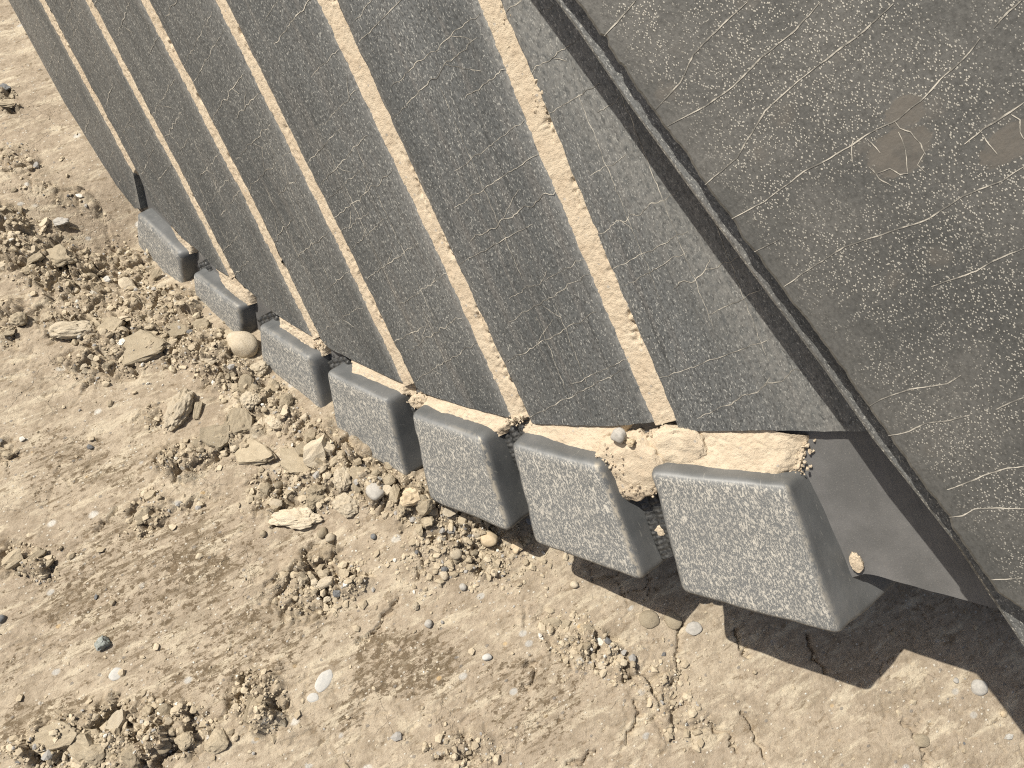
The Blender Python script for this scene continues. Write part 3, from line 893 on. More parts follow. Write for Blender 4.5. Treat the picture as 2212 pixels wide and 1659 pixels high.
# ------------------------------------------------------------------ side plate and its overlay
mid = hit(1650, 626, 0.0)
um = to_uvh(mid)[0]
PN = ndir(um)
H_BASE, H_OVER = 0.102, 0.136
def plane_hit(x, y, h):
    p0 = mid + PN * h; v = ray(x, y)
    return CAM + v * (((p0 - CAM) @ PN) / (v @ PN))
PA = plane_hit(2068, 1181, H_BASE) - plane_hit(1305, 150, H_BASE); PA /= np.linalg.norm(PA)   # down along the edge
PB = np.cross(PN, PA)                                                                           # into the plate
if (plane_hit(2000, 500, H_BASE) - mid) @ PB < 0: PB = -PB
def pl(x, y, h):
    d = plane_hit(x, y, h) - mid
    return np.array([d @ PB, d @ PA])
def from_pl(P):
    P = np.asarray(P, float)
    return mid + P[..., 0][..., None] * PB + P[..., 1][..., None] * PA + P[..., 2][..., None] * PN
def plate_mesh(name, edge, h, th, wob=0.0):
    """edge: (b, a) polyline ordered by a; plate goes from the edge inwards"""
    edge = np.array(edge)
    d0 = edge[0] - edge[1]; d0 /= np.linalg.norm(d0); d1 = edge[-1] - edge[-2]; d1 /= np.linalg.norm(d1)
    edge = np.vstack([edge[0] + d0 * 0.35, edge, edge[-1] + d1 * 0.06])
    na, nb = 420, 40
    L = np.concatenate([[0], np.cumsum(np.linalg.norm(np.diff(edge, axis=0), axis=1))])
    s = np.linspace(0, L[-1], na)
    eb = np.interp(s, L, edge[:, 0]); ea = np.interp(s, L, edge[:, 1])
    if wob:
        eb = eb + wob * fbm(s * 35, s * 0, 4, 301) + wob * 1.4 * np.maximum(0, pn(s * 60, s * 0 + .3, 305) - .15)
    k = np.linspace(0, 1, nb) ** 1.6
    Bm = eb[:, None] + (0.95 - eb[:, None]) * k[None, :]
    Am = ea[:, None] + 0 * Bm
    # the outer end flares with the lower edge
    top = np.stack([Bm, Am, np.full_like(Bm, h)], -1)
    bev = 0.0025
    top[:, 0, 2] -= bev * 0.6
    bot = top.copy(); bot[:, :, 2] = h - th
    n = na * nb
    P = np.vstack([top.reshape(-1, 3), bot.reshape(-1, 3)])
    a = np.arange(na - 1); b = np.arange(nb - 1)
    tf = grid_faces(na, nb)
    side = [np.stack([a * nb, n + a * nb, n + (a + 1) * nb, (a + 1) * nb], -1), np.stack([a * nb + nb - 1, (a + 1) * nb + nb - 1, n + (a + 1) * nb + nb - 1, n + a * nb + nb - 1], -1),
            np.stack([b, b + 1, n + b + 1, n + b], -1), np.stack([(na - 1) * nb + b, n + (na - 1) * nb + b, n + (na - 1) * nb + b + 1, (na - 1) * nb + b + 1], -1)]
    me = mesh_np(name, from_pl(P), np.vstack([tf, tf[:, ::-1] + n] + side), False)
    attr(me, 'uvh', P)
    inner = sstep(0.004, 0.035, Bm - eb[:, None] + 0.014 * fbm(Bm * 30, Am * 30, 3, 311))
    attr(me, 'inner', np.concatenate([inner.ravel(), 0 * inner.ravel()]))
    attr(me, 'dust_sheen', np.full(len(P), 0.2))
    outward(me)
    return me
base_edge = [pl(a, b, H_BASE) for a, b in SIDE_EDGE]
OVER_EDGE = [(1241, 0), (1274, 42), (1295, 75), (1307, 79), (1312, 84), (1313, 101), (1335, 135), (1342, 139), (1380, 201), (1412, 240), (1427, 266), (1472, 319), (1523, 399),
             (1543, 427), (1579, 472), (1607, 517), (1629, 544), (1678, 611), (1760, 716), (1830, 813), (1869, 870), (1918, 941), (1967, 1008), (2004, 1061), (2049, 1117), (2057, 1140), (2094, 1196), (2132, 1247), (2156, 1281), (2212, 1320)]
over_edge = [pl(a, b, H_OVER) for a, b in OVER_EDGE]
z3 = lambda a, b: (1382 + a * .375, b * .375)
z6 = lambda a, b: (1382 + a * .375, 806 + b * .375)
for (a, b, rx, ry) in ((1490, 880, 270, 180), (2130, 830, 260, 150), (1530, 640, 150, 130)):
    c = pl(*z3(a, b), H_OVER); e = pl(*z3(a + rx, b), H_OVER); f = pl(*z3(a, b + ry), H_OVER)
    PADS.append((c[0], c[1], np.linalg.norm(e - c) * .95, np.linalg.norm(f - c) * .95, 1.0 if rx > 160 else 1.6))
M_SIDE = mat_side()
part('side_plate', plate_mesh('side_plate', base_edge, H_BASE, 0.045), M_STRIP)
over = part('overlay_plate', plate_mesh('overlay_plate', over_edge, H_OVER, H_OVER - H_BASE - 0.0004, 0.0016), M_SIDE)
SC = [[(1305, 78), (1332, 49), (1374, 0)],
      [z3(*p) for p in ((90, 630), (230, 480), (310, 310), (500, 120), (620, 10))],
      [z3(*p) for p in ((160, 725), (380, 610), (540, 495), (700, 330), (900, 170), (1040, 10))],
      [z3(*p) for p in ((960, 430), (1080, 340), (1290, 180), (1460, 20))],
      [z3(*p) for p in ((375, 1065), (560, 910), (650, 760), (720, 640), (830, 540), (960, 430))],
      [z3(*p) for p in ((530, 1260), (720, 1160), (940, 990), (1080, 920), (1300, 780), (1480, 690), (1640, 560), (1760, 430), (1900, 300), (1960, 220))],
      [z3(*p) for p in ((2040, 160), (2110, 80), (2200, 0))],
      [z3(*p) for p in ((830, 1650), (960, 1560), (1180, 1420), (1480, 1320), (1640, 1270), (1860, 1130), (2090, 1040), (2212, 960))],
      [z3(*p) for p in ((1870, 830), (1980, 740), (2140, 640), (2212, 590))],
      [z3(*p) for p in ((1680, 1650), (1940, 1560), (2040, 1500), (2212, 1430))],
      [z6(*p) for p in ((1320, 190), (1390, 150), (1560, 90), (1770, 60), (1850, 10))],
      [z6(*p) for p in ((1430, 360), (1550, 335), (1640, 290), (1790, 270), (1900, 240))],
      [z6(*p) for p in ((1770, 670), (1880, 630), (2000, 580), (2120, 545), (2212, 535))],
      [z6(*p) for p in ((1780, 830), (1860, 820), (1930, 780), (2080, 775), (2212, 780))],
      [z6(*p) for p in ((2020, 1190), (2200, 1180))], [z6(*p) for p in ((2050, 210), (2130, 170), (2212, 140))],
      [z3(*p) for p in ((1310, 800), (1350, 840), (1385, 880))], [z3(*p) for p in ((1490, 760), (1530, 860), (1545, 1000))],
      [z3(*p) for p in ((1320, 960), (1360, 1000), (1440, 970), (1500, 1005), (1545, 1000))],
      [z3(*p) for p in ((1470, 700), (1500, 740), (1560, 760), (1620, 830), (1640, 880), (1600, 950), (1650, 1000))],
      [z3(*p) for p in ((1230, 800), (1220, 870), (1225, 940))], [z3(*p) for p in ((1980, 780), (2010, 830), (2060, 890))],
      [z3(*p) for p in ((2140, 660), (2190, 690), (2190, 760), (2212, 800))], [z3(*p) for p in ((1340, 970), (1380, 1030), (1450, 1070))],
      [z3(*p) for p in ((660, 1450), (720, 1420), (800, 1380))]]
ribs = []
for k, pts in enumerate(SC):
    P = np.array([pl(a, b, H_OVER) for a, b in pts]); out = []
    for i in range(len(P) - 1):
        L = np.linalg.norm(P[i + 1] - P[i])
        seg = wander(P[i], P[i + 1], max(6, int(L / 0.004)), 0.0008, 7000 + k * 20 + i)
        out.append(seg if i == 0 else seg[1:])
    ribs.append(ribbon(np.vstack(out), 0.0014 if k < 16 else 0.0009, k, H_OVER + 0.0006))
def pl_mesh(name, P, faces):
    me = mesh_np(name, from_pl(P), faces); attr(me, 'uvh', P); return me
tag(part('hairline_crack', ribs_mesh('hairline_crack', ribs, pl_mesh), M_CRACK, over), kind='stuff')

# ------------------------------------------------------------------ packed dirt in the grooves and over the blocks
M_PACK = dirt_mat('packed_dirt', (0.545, 0.452, 0.335), (0.61, 0.525, 0.40), (0.42, 0.335, 0.235), 1.0, True, 'uvh', 0.0026)
SEAM_LAB = ['widest packed dirt seam, nearest the side plate', 'second widest packed dirt seam, left of the widest one', 'packed dirt seam ending above the gap between the fourth and fifth blocks',
            'packed dirt seam ending above the gap between the third and fourth blocks', 'thin packed dirt seam ending behind the second block', 'thinnest packed dirt seam, ending in a dark open slot']
for k in range(6):
    nw, nu = 420, 22
    w0 = wl[k] - (0.006 if k < 5 else -0.075)
    if k == 5: w0 = to_uvh(hit(293, 384, T))[1]
    w1 = min(wtl[k], wtr[k])
    w = np.linspace(w0, w1, nw); s = np.linspace(0, 1, nu)
    ul = fl[k](w) - 0.001; ur = fr[k](w) + 0.001
    UU = ul[:, None] + (ur - ul)[:, None] * s; WW = np.repeat(w[:, None], nu, 1)
    h = T - 0.0014 + 0.0010 * fbm(UU * 35, WW * 25, 3, 400 + k) + 0.0010 * fbm(UU * 150, WW * 150, 3, 420 + k)
    pit = sstep(0.26, 0.52, fbm(UU * 30, WW * 18, 3, 440 + k)) * sstep(0.30, 1.0, s)[None, :]
    h -= 0.006 * pit * (0.6 + 1.2 * fbm(UU * 120, WW * 120, 2, 450 + k))
    if k == 5:
        h[:8] -= np.linspace(0.015, 0, 8)[:, None]
    me = uvh_mesh('dirt_seam', np.stack([UU, WW, h], -1), grid_faces(nw, nu))
    tag(link('dirt_seam', me, M_PACK), SEAM_LAB[k], 'packed dirt', 'packed dirt seams between the wear strips')
# wedges of dirt on top of the blocks: pixel quads (upper left, upper right, lower right, lower left)
WEDGE = [([(1440, 925), (1560, 932), (1660, 937), (1742, 950), (1752, 962)], [(1440, 1020), (1540, 1015), (1640, 1028), (1722, 1030), (1745, 985)]),
         ([(1120, 895), (1160, 914), (1250, 917), (1330, 920), (1365, 925)], [(1134, 962), (1180, 975), (1240, 985), (1290, 1000), (1330, 990)]),
         ([(912, 846), (960, 861), (1040, 886), (1100, 902), (1140, 905)], [(916, 882), (965, 898), (1020, 925), (1070, 935), (1130, 930)]),
         ([(742, 768), (790, 790), (850, 818), (880, 825), (912, 846)], [(752, 790), (795, 822), (840, 850), (862, 862), (905, 872)]),
         ([(592, 676), (630, 700), (672, 724), (690, 732), (714, 752)], [(600, 694), (630, 722), (665, 745), (694, 766), (714, 764)]),
         ([(462, 577), (490, 596), (508, 602), (530, 622), (556, 645)], [(470, 592), (492, 618), (514, 640), (536, 655), (556, 655)]),
         ([(364, 481), (380, 498), (396, 516), (412, 530), (426, 540)], [(374, 496), (386, 516), (398, 532), (412, 546), (426, 547)])]
WLAB = ['broad dirt ledge packed above the nearest block', 'dirt ledge packed above the second nearest block', 'narrow dirt ledge packed above the third nearest block', 'dirt ledge packed above the middle block',
        'dirt ledge packed above the third block from the far end', 'dirt ledge packed above the second block from the far end', 'small dirt ledge packed above the farthest block']
for k, (a, b) in enumerate(WEDGE):
    A = poly_uv(a, .010); B = poly_uv(b, .010)
    n, m = 130, 50
    ss = np.linspace(0, 1, len(a)); t = np.linspace(0, 1, n)
    A = np.c_[np.interp(t, ss, A[:, 0]), np.interp(t, ss, A[:, 1])]; B = np.c_[np.interp(t, ss, B[:, 0]), np.interp(t, ss, B[:, 1])]
    v = np.linspace(-0.08, 1.12, m)
    P = A[None] + (B - A)[None] * v[:, None, None]
    UU, WW = P[..., 0], P[..., 1]
    h = 0.0095 + (0.002 if k > 3 else 0) + (0.019, 0.019, 0.019, 0.014, 0.005, 0.002, 0.001)[k] * np.clip(v, 0, 1.2)[:, None] + 0.0022 * fbm(UU * 22, WW * 22, 3, 500 + k) + (0.0008 + 0.0010 * sstep(0.0, 0.5, fbm(UU * 16, WW * 16, 2, 515))) * fbm(UU * 150, WW * 150, 3, 520 + k)
    en = 0.10 * fbm(UU * 24, WW * 24, 4, 540 + k)
    tt = t[None, :] + en + (0.10 * v[:, None] if k == 0 else 0)
    h = h - 0.035 * (1 - sstep(-0.04, 0.12, tt)) - (0.014 + 0.024 * np.clip(v, 0, 1)[:, None]) * (sstep(0.76, 1.0, tt) if k else np.clip((tt - 0.62) / 0.40, 0, 1.2) ** 1.3)
    me = uvh_mesh('dirt_ledge', np.stack([UU, WW, h], -1), grid_faces(m, n))
    tag(link('dirt_ledge', me, M_PACK), WLAB[k], 'packed dirt', 'dirt ledges packed above the blocks')

# ------------------------------------------------------------------ stone shapes
def ico_mesh(name, kind, seed, sub=3):
    bm = bmesh.new()
    rr = random.Random(seed)
    if kind == 'flat':
        n = rr.randint(5, 8); pts = []
        for i in range(n):
            a = 2 * math.pi * (i + rr.uniform(-.38, .38)) / n; r = rr.uniform(.7, 1.15)
            pts.append((r * math.cos(a), r * math.sin(a)))
        for z, s in ((0.5, 0.93), (-0.5, 1.0)):
            for (x, y) in pts: bm.verts.new((x * s, y * s, z * (0.9 + .2 * rr.random())))
        bmesh.ops.convex_hull(bm, input=bm.verts)
    elif kind == 'angular':
        for i in range(15):
            v = Vector((rr.gauss(0, 1), rr.gauss(0, 1), rr.gauss(0, 1))).normalized() * rr.uniform(.85, 1.1)
            bm.verts.new(v)
        bmesh.ops.convex_hull(bm, input=bm.verts)
    else:
        bmesh.ops.create_icosphere(bm, subdivisions=sub, radius=1.0)
    for v in list(bm.verts):
        if not v.link_faces: bm.verts.remove(v)
    if kind in ('flat', 'angular'):
        bmesh.ops.triangulate(bm, faces=bm.faces)
        bmesh.ops.subdivide_edges(bm, edges=bm.edges, cuts=4 if sub > 2 else 2, use_grid_fill=True)
        bmesh.ops.triangulate(bm, faces=bm.faces)
        bmesh.ops.smooth_vert(bm, verts=bm.verts, factor=0.22, use_axis_x=True, use_axis_y=True, use_axis_z=True)
    amp = {'round': (.10, .0), 'lumpy': (.26, .20), 'angular': (.10, .14), 'flat': (.06, .12)}[kind]
    bm.normal_update()
    for v in bm.verts:
        p = v.co + Vector((seed * 3.3, seed * 1.7, 0))
        d = amp[0] * mnoise.noise(p * 1.1) + amp[1] * mnoise.fractal(p * 3.2, 1.0, 2.0, 3)
        if kind == 'lumpy': d += 0.09 * mnoise.fractal(p * 8, .8, 2.0, 3)
        if kind in ('angular', 'flat'): d += 0.04 * mnoise.noise(p * 9)
        v.co += v.normal * d if kind != 'round' else v.co.normalized() * d * 2.2
    # normalise to a unit box
    co = np.array([v.co for v in bm.verts]); lo, hi = co.min(0), co.max(0)
    for v in bm.verts:
        v.co = Vector((np.array(v.co) - (lo + hi) / 2) / (hi - lo))
    bmesh.ops.recalc_face_normals(bm, faces=bm.faces)
    for f in bm.faces: f.smooth = kind == 'round'
    me = bpy.data.meshes.new(name); bm.to_mesh(me); bm.free()
    return me
M_CREAM = dirt_mat('cream_clod', (0.55, 0.475, 0.355), (0.62, 0.55, 0.43), (0.43, 0.345, 0.235), .16)
M_CLOD = dirt_mat('dirt_clod', (0.39, 0.332, 0.24), (0.48, 0.415, 0.305), (0.30, 0.24, 0.17), .16)
M_TAN = stone_mat('tan_stone', (0.50, 0.40, 0.265), (0.58, 0.48, 0.34), (0.40, 0.31, 0.20))
M_GREY = stone_mat('grey_stone', (0.36, 0.345, 0.315), (0.46, 0.44, 0.40), (0.27, 0.26, 0.24))
M_SLATE = stone_mat('slate_stone', (0.12, 0.125, 0.13), (0.19, 0.195, 0.195), (0.08, 0.08, 0.085), 0.6)
M_GREEN = stone_mat('green_grey_stone', (0.20, 0.225, 0.20), (0.32, 0.34, 0.33), (0.42, 0.43, 0.42), 0.55)
M_WHITE = stone_mat('white_stone', (0.45, 0.45, 0.43), (0.54, 0.53, 0.49), (0.36, 0.355, 0.34))
def place(o, px, py, w, h, ang=0.0, thick=0.6, lift=0.2, tilt=(0, 0)):
    """stand a unit-box stone on the dirt; w, h in picture pixels, ang anticlockwise in the picture"""
    p = on_ground(px, py); s = px_m(px, py)
    sx, sy = w * s, h * s * 1.05
    a = math.radians(ang)
    sz = thick * min(sx, sy)
    o.scale = (sx, sy, sz)
    o.rotation_euler = (tilt[0], tilt[1], a + ROLL)
    o.location = (p[0], p[1], gz(p[0], p[1]) + lift * sz)
STONES = [  # px, py, w, h, angle, kind, material, thickness, lift, name, category, label
    (640, 1122, 118, 50, 0, 'lumpy', M_CREAM, .55, .3, 'dirt_slab', 'clod', 'largest pale cream slab of dirt lying flat on the scuffed ground'),
    (390, 888, 104, 50, 72, 'lumpy', M_CREAM, .8, .3, 'dirt_clod', 'clod', 'long pale cream clod with a dark shadow, standing lengthwise beside a thin flake'),
    (428, 888, 46, 17, 85, 'angular', M_CLOD, 1.0, .3, 'dirt_flake', 'flake', 'thin upright grey brown flake right of the long pale clod'),
    (158, 718, 98, 42, 14, 'lumpy', M_CREAM, .75, .3, 'dirt_clod', 'clod', 'pale oblong clod lying across the far rubble at the left'),
    (527, 752, 74, 56, -18, 'round', M_CREAM, .85, .35, 'round_stone', 'stone', 'big smooth cream stone leaning against the third block from the far end'),
    (498, 745, 30, 22, 10, 'lumpy', M_CREAM, .8, .3, 'dirt_clod', 'clod', 'small cream clod just left of the big smooth stone'),
    (222, 1391, 36, 30, 15, 'angular', M_GREEN, .8, .3, 'green_grey_stone', 'stone', 'grey green stone alone on the open scuffed ground'),
    (813, 1064, 42, 40, 0, 'round', M_GREY, .6, .3, 'smooth_pebble', 'pebble', 'smooth grey beige pebble in the rubble left of the middle blocks'),
    (888, 1078, 46, 42, -10, 'angular', M_TAN, .75, .3, 'yellowish_stone', 'stone', 'angular yellowish stone next to the lower left corner of the third nearest block'),
    (684, 1060, 42, 36, 20, 'angular', M_CLOD, .8, .3, 'dirt_clod', 'clod', 'brown split clod above the largest cream slab'),
    (680, 1084, 50, 28, 20, 'angular', M_CLOD, .8, .25, 'dirt_clod', 'clod', 'lower half of the brown split clod, touching the largest cream slab'),
    (741, 1037, 42, 52, 10, 'lumpy', M_CREAM, .7, .3, 'dirt_clod', 'clod', 'upright cream clod between the split brown clod and the blocks'),
    (748, 1094, 62, 50, -10, 'lumpy', M_CREAM, .6, .25, 'dirt_clod', 'clod', 'wide knobbly cream clod right of the largest cream slab'),
    (707, 1039, 16, 24, 0, 'round', M_TAN, .8, .35, 'small_pebble', 'pebble', 'small oval tan pebble on end above the split brown clod'),
    (714, 1162, 22, 19, 20, 'round', M_CREAM, .8, .35, 'small_pebble', 'pebble', 'small cream pebble under the right end of the largest cream slab'),
    (697, 1152, 20, 26, -20, 'round', M_CLOD, .8, .3, 'small_pebble', 'pebble', 'brownish pebble touching the small cream pebble'),
    (569, 1154, 14, 16, 0, 'round', M_CLOD, .9, .35, 'small_pebble', 'pebble', 'small dark pebble at the left tip of the largest cream slab'),
    (985, 1199, 27, 24, 0, 'round', M_CREAM, .75, .35, 'cream_pebble', 'pebble', 'rounded cream pebble on the fine gravel left of the second nearest block'),
    (1057, 1166, 38, 34, 0, 'round', M_TAN, .7, .3, 'tan_pebble', 'pebble', 'tan rounded stone lying in the shadow edge of the third nearest block'),
    (1117, 1180, 26, 34, 10, 'angular', M_TAN, .8, .3, 'tan_stone', 'stone', 'tan angular stone between two blocks, half in shadow'),
    (1030, 1156, 18, 16, 0, 'round', M_CREAM, .8, .35, 'cream_pebble', 'pebble', 'small cream pebble left of the tan rounded stone'),
    (960, 1245, 18, 19, 0, 'round', M_CREAM, .8, .35, 'cream_pebble', 'pebble', 'small cream pebble touching a dark slate pebble'),
    (960, 1231, 15, 13, 0, 'round', M_SLATE, .8, .35, 'slate_pebble', 'pebble', 'dark slate pebble touching a small cream pebble'),
    (807, 1160, 13, 13, 0, 'round', M_SLATE, .8, .35, 'slate_pebble', 'pebble', 'dark slate pebble on bare ground below the smooth grey beige pebble'),
    (728, 1283, 19, 16, -15, 'angular', M_SLATE, .8, .3, 'slate_stone', 'stone', 'dark slate stone at the bottom of the crumbled patch in the middle'),
    (1000, 1269, 16, 15, 0, 'round', M_GREY, .8, .35, 'grey_pebble', 'pebble', 'round grey brown pebble at the lower edge of the fine gravel'),
    (926, 1348, 18, 18, 0, 'round', M_GREY, .8, .35, 'round_pebble', 'pebble', 'round pinkish grey pebble on the brown speckled patch'),
    (898, 1310, 16, 17, 0, 'lumpy', M_CREAM, .8, .35, 'cream_pebble', 'pebble', 'rough cream pebble just above the brown speckled patch'),
    (1052, 1420, 22, 14, 10, 'round', M_WHITE, .8, .35, 'white_pebble', 'pebble', 'white oval pebble right of the brown speckled patch'),
    (1240, 1264, 20, 15, -10, 'round', M_CREAM, .8, .35, 'cream_pebble', 'pebble', 'cream pebble below the second nearest block'),
    (1498, 1358, 37, 28, 0, 'round', M_GREY, .35, .15, 'grey_stone', 'stone', 'flat grey stone set in the ground at the tip of a block shadow'),
    (1453, 1340, 34, 40, 30, 'round', M_CLOD, .45, .1, 'half_buried_stone', 'stone', 'dusty half buried stone left of the flat grey stone'),
    (1402, 1338, 46, 38, 0, 'round', M_CLOD, .4, .05, 'half_buried_stone', 'stone', 'wide dusty half buried stone farthest left of the flat grey stone'),
    (2114, 1486, 35, 33, 0, 'round', M_GREY, .5, .2, 'round_pebble', 'pebble', 'round pale pebble alone in the big shadow at the lower right'),
    (2168, 1543, 20, 14, 0, 'round', M_TAN, .6, .25, 'small_pebble', 'pebble', 'small pebble in the big shadow, right of the round pale one'),
    (2064, 1470, 14, 12, 0, 'round', M_GREY, .6, .25, 'small_pebble', 'pebble', 'small pebble in the big shadow, left of the round pale one'),
    (1990, 1660 - 60, 34, 26, 0, 'round', M_CLOD, .4, .05, 'half_buried_stone', 'stone', 'half buried dusty stone on lit ground beside the big shadow'),
    (700, 1470, 30, 50, -28, 'round', M_WHITE, .25, .0, 'pale_grey_stone', 'stone', 'long pale grey stone set flush in the ground left of the brown speckled patch'),
    (676, 1507, 26, 20, -10, 'round', M_WHITE, .25, .0, 'pale_grey_stone', 'stone', 'small pale grey stone at the foot of the long pale grey one'),
    (252, 1455, 34, 26, 20, 'round', M_WHITE, .25, .0, 'white_stone', 'stone', 'white stone set flush in the streaked ground at lower left'),
    (305, 750, 112, 78, 20, 'flat', M_CLOD, .22, .25, 'crust_slab', 'slab', 'widest flat slab of dried crust in the far rubble'),
    (240, 706, 62, 44, 20, 'flat', M_CLOD, .3, .3, 'crust_slab', 'slab', 'flat crust slab touching the right end of the pale oblong clod'),
    (380, 715, 56, 40, -30, 'flat', M_CLOD, .3, .3, 'crust_slab', 'slab', 'flat crust slab right above the widest slab'),
    (432, 705, 48, 30, 0, 'angular', M_CLOD, .6, .3, 'dirt_clod', 'clod', 'dark flat clod left of the second block from the far end'),
    (456, 768, 62, 46, -10, 'lumpy', M_CREAM, .5, .25, 'dirt_clod', 'clod', 'knobbly cream clod between the widest slab and the big smooth stone'),
    (126, 560, 84, 56, 10, 'angular', M_CLOD, .5, .25, 'dirt_clod', 'clod', 'broad angular clod in the middle of the far rubble'),
    (133, 483, 40, 26, -20, 'angular', M_GREY, .7, .3, 'grey_stone', 'stone', 'bluish grey stone near the top of the far rubble'),
    (75, 565, 30, 44, -30, 'angular', M_CLOD, .6, .3, 'dirt_flake', 'flake', 'tilted brown flake left of the broad angular clod'),
    (20, 470, 56, 46, 0, 'angular', M_CLOD, .6, .3, 'dirt_clod', 'clod', 'clod cut off by the left edge at the top of the far rubble'),
    (45, 693, 34, 34, 0, 'lumpy', M_CLOD, .8, .35, 'dirt_clod', 'clod', 'round brown clod at the left end of the far rubble'),
    (62, 588, 26, 20, 0, 'lumpy', M_CLOD, .8, .35, 'dirt_clod', 'clod', 'small brown clod left of the tilted flake'),
    (235, 606, 18, 17, 0, 'angular', M_WHITE, .8, .35, 'white_stone', 'stone', 'small white stone in the far rubble'),
    (520, 915, 66, 62, 10, 'flat', M_CLOD, .45, .3, 'crust_slab', 'slab', 'tilted crust slab in the rubble below the big smooth stone'),
    (545, 870, 44, 40, 0, 'lumpy', M_CREAM, .7, .35, 'dirt_clod', 'clod', 'spiky cream clod resting on the tilted crust slab'),
    (470, 945, 76, 62, 30, 'flat', M_CLOD, .35, .25, 'crust_slab', 'slab', 'crust slab with a shadowed right edge, below the thin upright flake'),
    (600, 915, 54, 34, 0, 'lumpy', M_CREAM, .6, .3, 'dirt_clod', 'clod', 'cream clod right of the tilted crust slab'),
    (550, 980, 110, 66, -15, 'flat', M_CLOD, .25, .25, 'crust_slab', 'slab', 'broad crust slab left of the cream clods under the middle block'),
    (640, 1000, 96, 52, -25, 'flat', M_CLOD, .28, .3, 'crust_slab', 'slab', 'crust slab with a cracked lower edge above the split brown clod'),
    (560, 800, 44, 36, 0, 'lumpy', M_CREAM, .7, .3, 'dirt_clod', 'clod', 'cream clod under the big smooth stone'),
    (124, 1590, 104, 58, 15, 'flat', M_CLOD, .4, .25, 'crust_slab', 'slab', 'large crust slab at the lower left corner of the picture'),
    (192, 1626, 86, 56, -10, 'angular', M_CLOD, .55, .25, 'dirt_clod', 'clod', 'large rounded clod by the bottom edge, right of the corner slab'),
    (284, 1632, 52, 50, 0, 'angular', M_CLOD, .6, .25, 'dirt_clod', 'clod', 'blocky clod by the bottom edge with a dark gap on its left'),
    (351, 1614, 42, 30, 0, 'round', M_CLOD, .6, .25, 'dirt_clod', 'clod', 'smooth oval clod in the lower left rubble'),
    (468, 1602, 54, 48, 25, 'angular', M_CLOD, .5, .25, 'dirt_clod', 'clod', 'squarish clod at the right end of the lower left rubble'),
    (400, 1600, 40, 36, 25, 'angular', M_CLOD, .5, .25, 'dirt_clod', 'clod', 'grey brown clod between the oval and the squarish clods'),
    (545, 1530, 26, 60, -15, 'flat', M_CLOD, .6, .3, 'dirt_flake', 'flake', 'long upright flake in the cracked patch right of the lower left rubble'),
    (570, 1520, 22, 56, -15, 'flat', M_CLOD, .6, .3, 'dirt_flake', 'flake', 'second long flake, right of the longest upright one'),
    (27, 1206, 46, 30, 25, 'angular', M_CLOD, .6, .3, 'dirt_clod', 'clod', 'brown clod at the left edge beside stacked flakes'),
    (75, 1205, 60, 14, 35, 'flat', M_CLOD, .8, .4, 'dirt_flake', 'flake', 'slanting thin flake at the left edge, right of the brown clod'),
    (95, 1225, 56, 14, 42, 'flat', M_CLOD, .8, .4, 'dirt_flake', 'flake', 'lower slanting thin flake at the left edge'),
    (4, 1338, 18, 18, 0, 'round', M_SLATE, .8, .3, 'slate_pebble', 'pebble', 'dark pebble half cut off by the left edge'),
    (10, 195, 36, 20, 0, 'angular', M_SLATE, .7, .3, 'dark_clod', 'clod', 'dark clod at the left edge near the top of the picture'),
    (15, 226, 40, 20, 0, 'angular', M_CLOD, .6, .3, 'dirt_clod', 'clod', 'brown clod at the left edge below the dark one'),
    (1228, 1372, 18, 14, 0, 'round', M_CREAM, .8, .3, 'cream_pebble', 'pebble', 'cream pebble in the small crumbled patch below the second nearest block'),
    (208, 1290, 8, 12, 0, 'angular', M_SLATE, .8, .3, 'slate_pebble', 'pebble', 'tiny dark pebble above the grey green stone'),
]
for i, (px, py, w, h, a, kind, m, th, lf, nm, cat, lab) in enumerate(STONES):
    me = ico_mesh(nm, kind, 100 + i, 4 if w > 40 and kind == 'lumpy' else 3)
    o = link(nm, me, m)
    place(o, px, py, w, h, a, th, lf, (rng.normal(0, .12), rng.normal(0, .12)))
    tag(o, lab, cat)

# ------------------------------------------------------------------ lump of dirt wedged between the two nearest blocks, and what lies on it
def lump(name, px, py, h0, su, sw, sh, seed, lab, cat, mat=M_PACK):
    c = to_uvh(hit(px, py, h0))
    bm = bmesh.new(); bmesh.ops.create_icosphere(bm, subdivisions=5, radius=1.0)
    P = []
    for v in bm.verts:
        p = v.co.copy()
        d = 1 + 0.10 * mnoise.noise(p * 1.3 + Vector((seed, 0, 0)))
        rough = 0.35 + 0.65 * max(0.0, min(1.0, (0.25 - p.z) / 0.5))
        d += rough * (0.22 * mnoise.fractal(p * 3.4 + Vector((0, seed, 0)), 0.7, 2.0, 5) + 0.05 * mnoise.fractal(p * 13, 0.8, 2.0, 3))
        p *= d
        zc = 0.26 + 0.07 * mnoise.fractal(p * 2.2 + Vector((seed, 4, 1)), 1.0, 2.0, 4)
        if p.z > zc: p.z = zc + (p.z - zc) * 0.18
        P.append((c[0] + p.x * su, c[1] + p.y * sw, c[2] + p.z * sh))
    P = np.array(P); X3 = from_uvh(P)
    for v, x in zip(bm.verts, X3): v.co = x
    bmesh.ops.recalc_face_normals(bm, faces=bm.faces)
    for f in bm.faces: f.smooth = True
    me = bpy.data.meshes.new(name); bm.to_mesh(me); bm.free(); attr(me, 'uvh', P)
    return tag(link(name, me, mat), lab, cat)
lump('dirt_clump', 1368, 1006, .016, .056, .050, .056, 3, 'big cream lump of dirt wedged between the two nearest blocks', 'packed dirt')
lump('dirt_clump', 1456, 970, .008, .050, .036, .042, 9, 'crumbly dirt mound below the widest seam, right of two small stones', 'packed dirt')
lump('dirt_plug', 905, 866, .012, .022, .013, .012, 14, 'pale dirt plug between the middle block and the third nearest block', 'packed dirt')
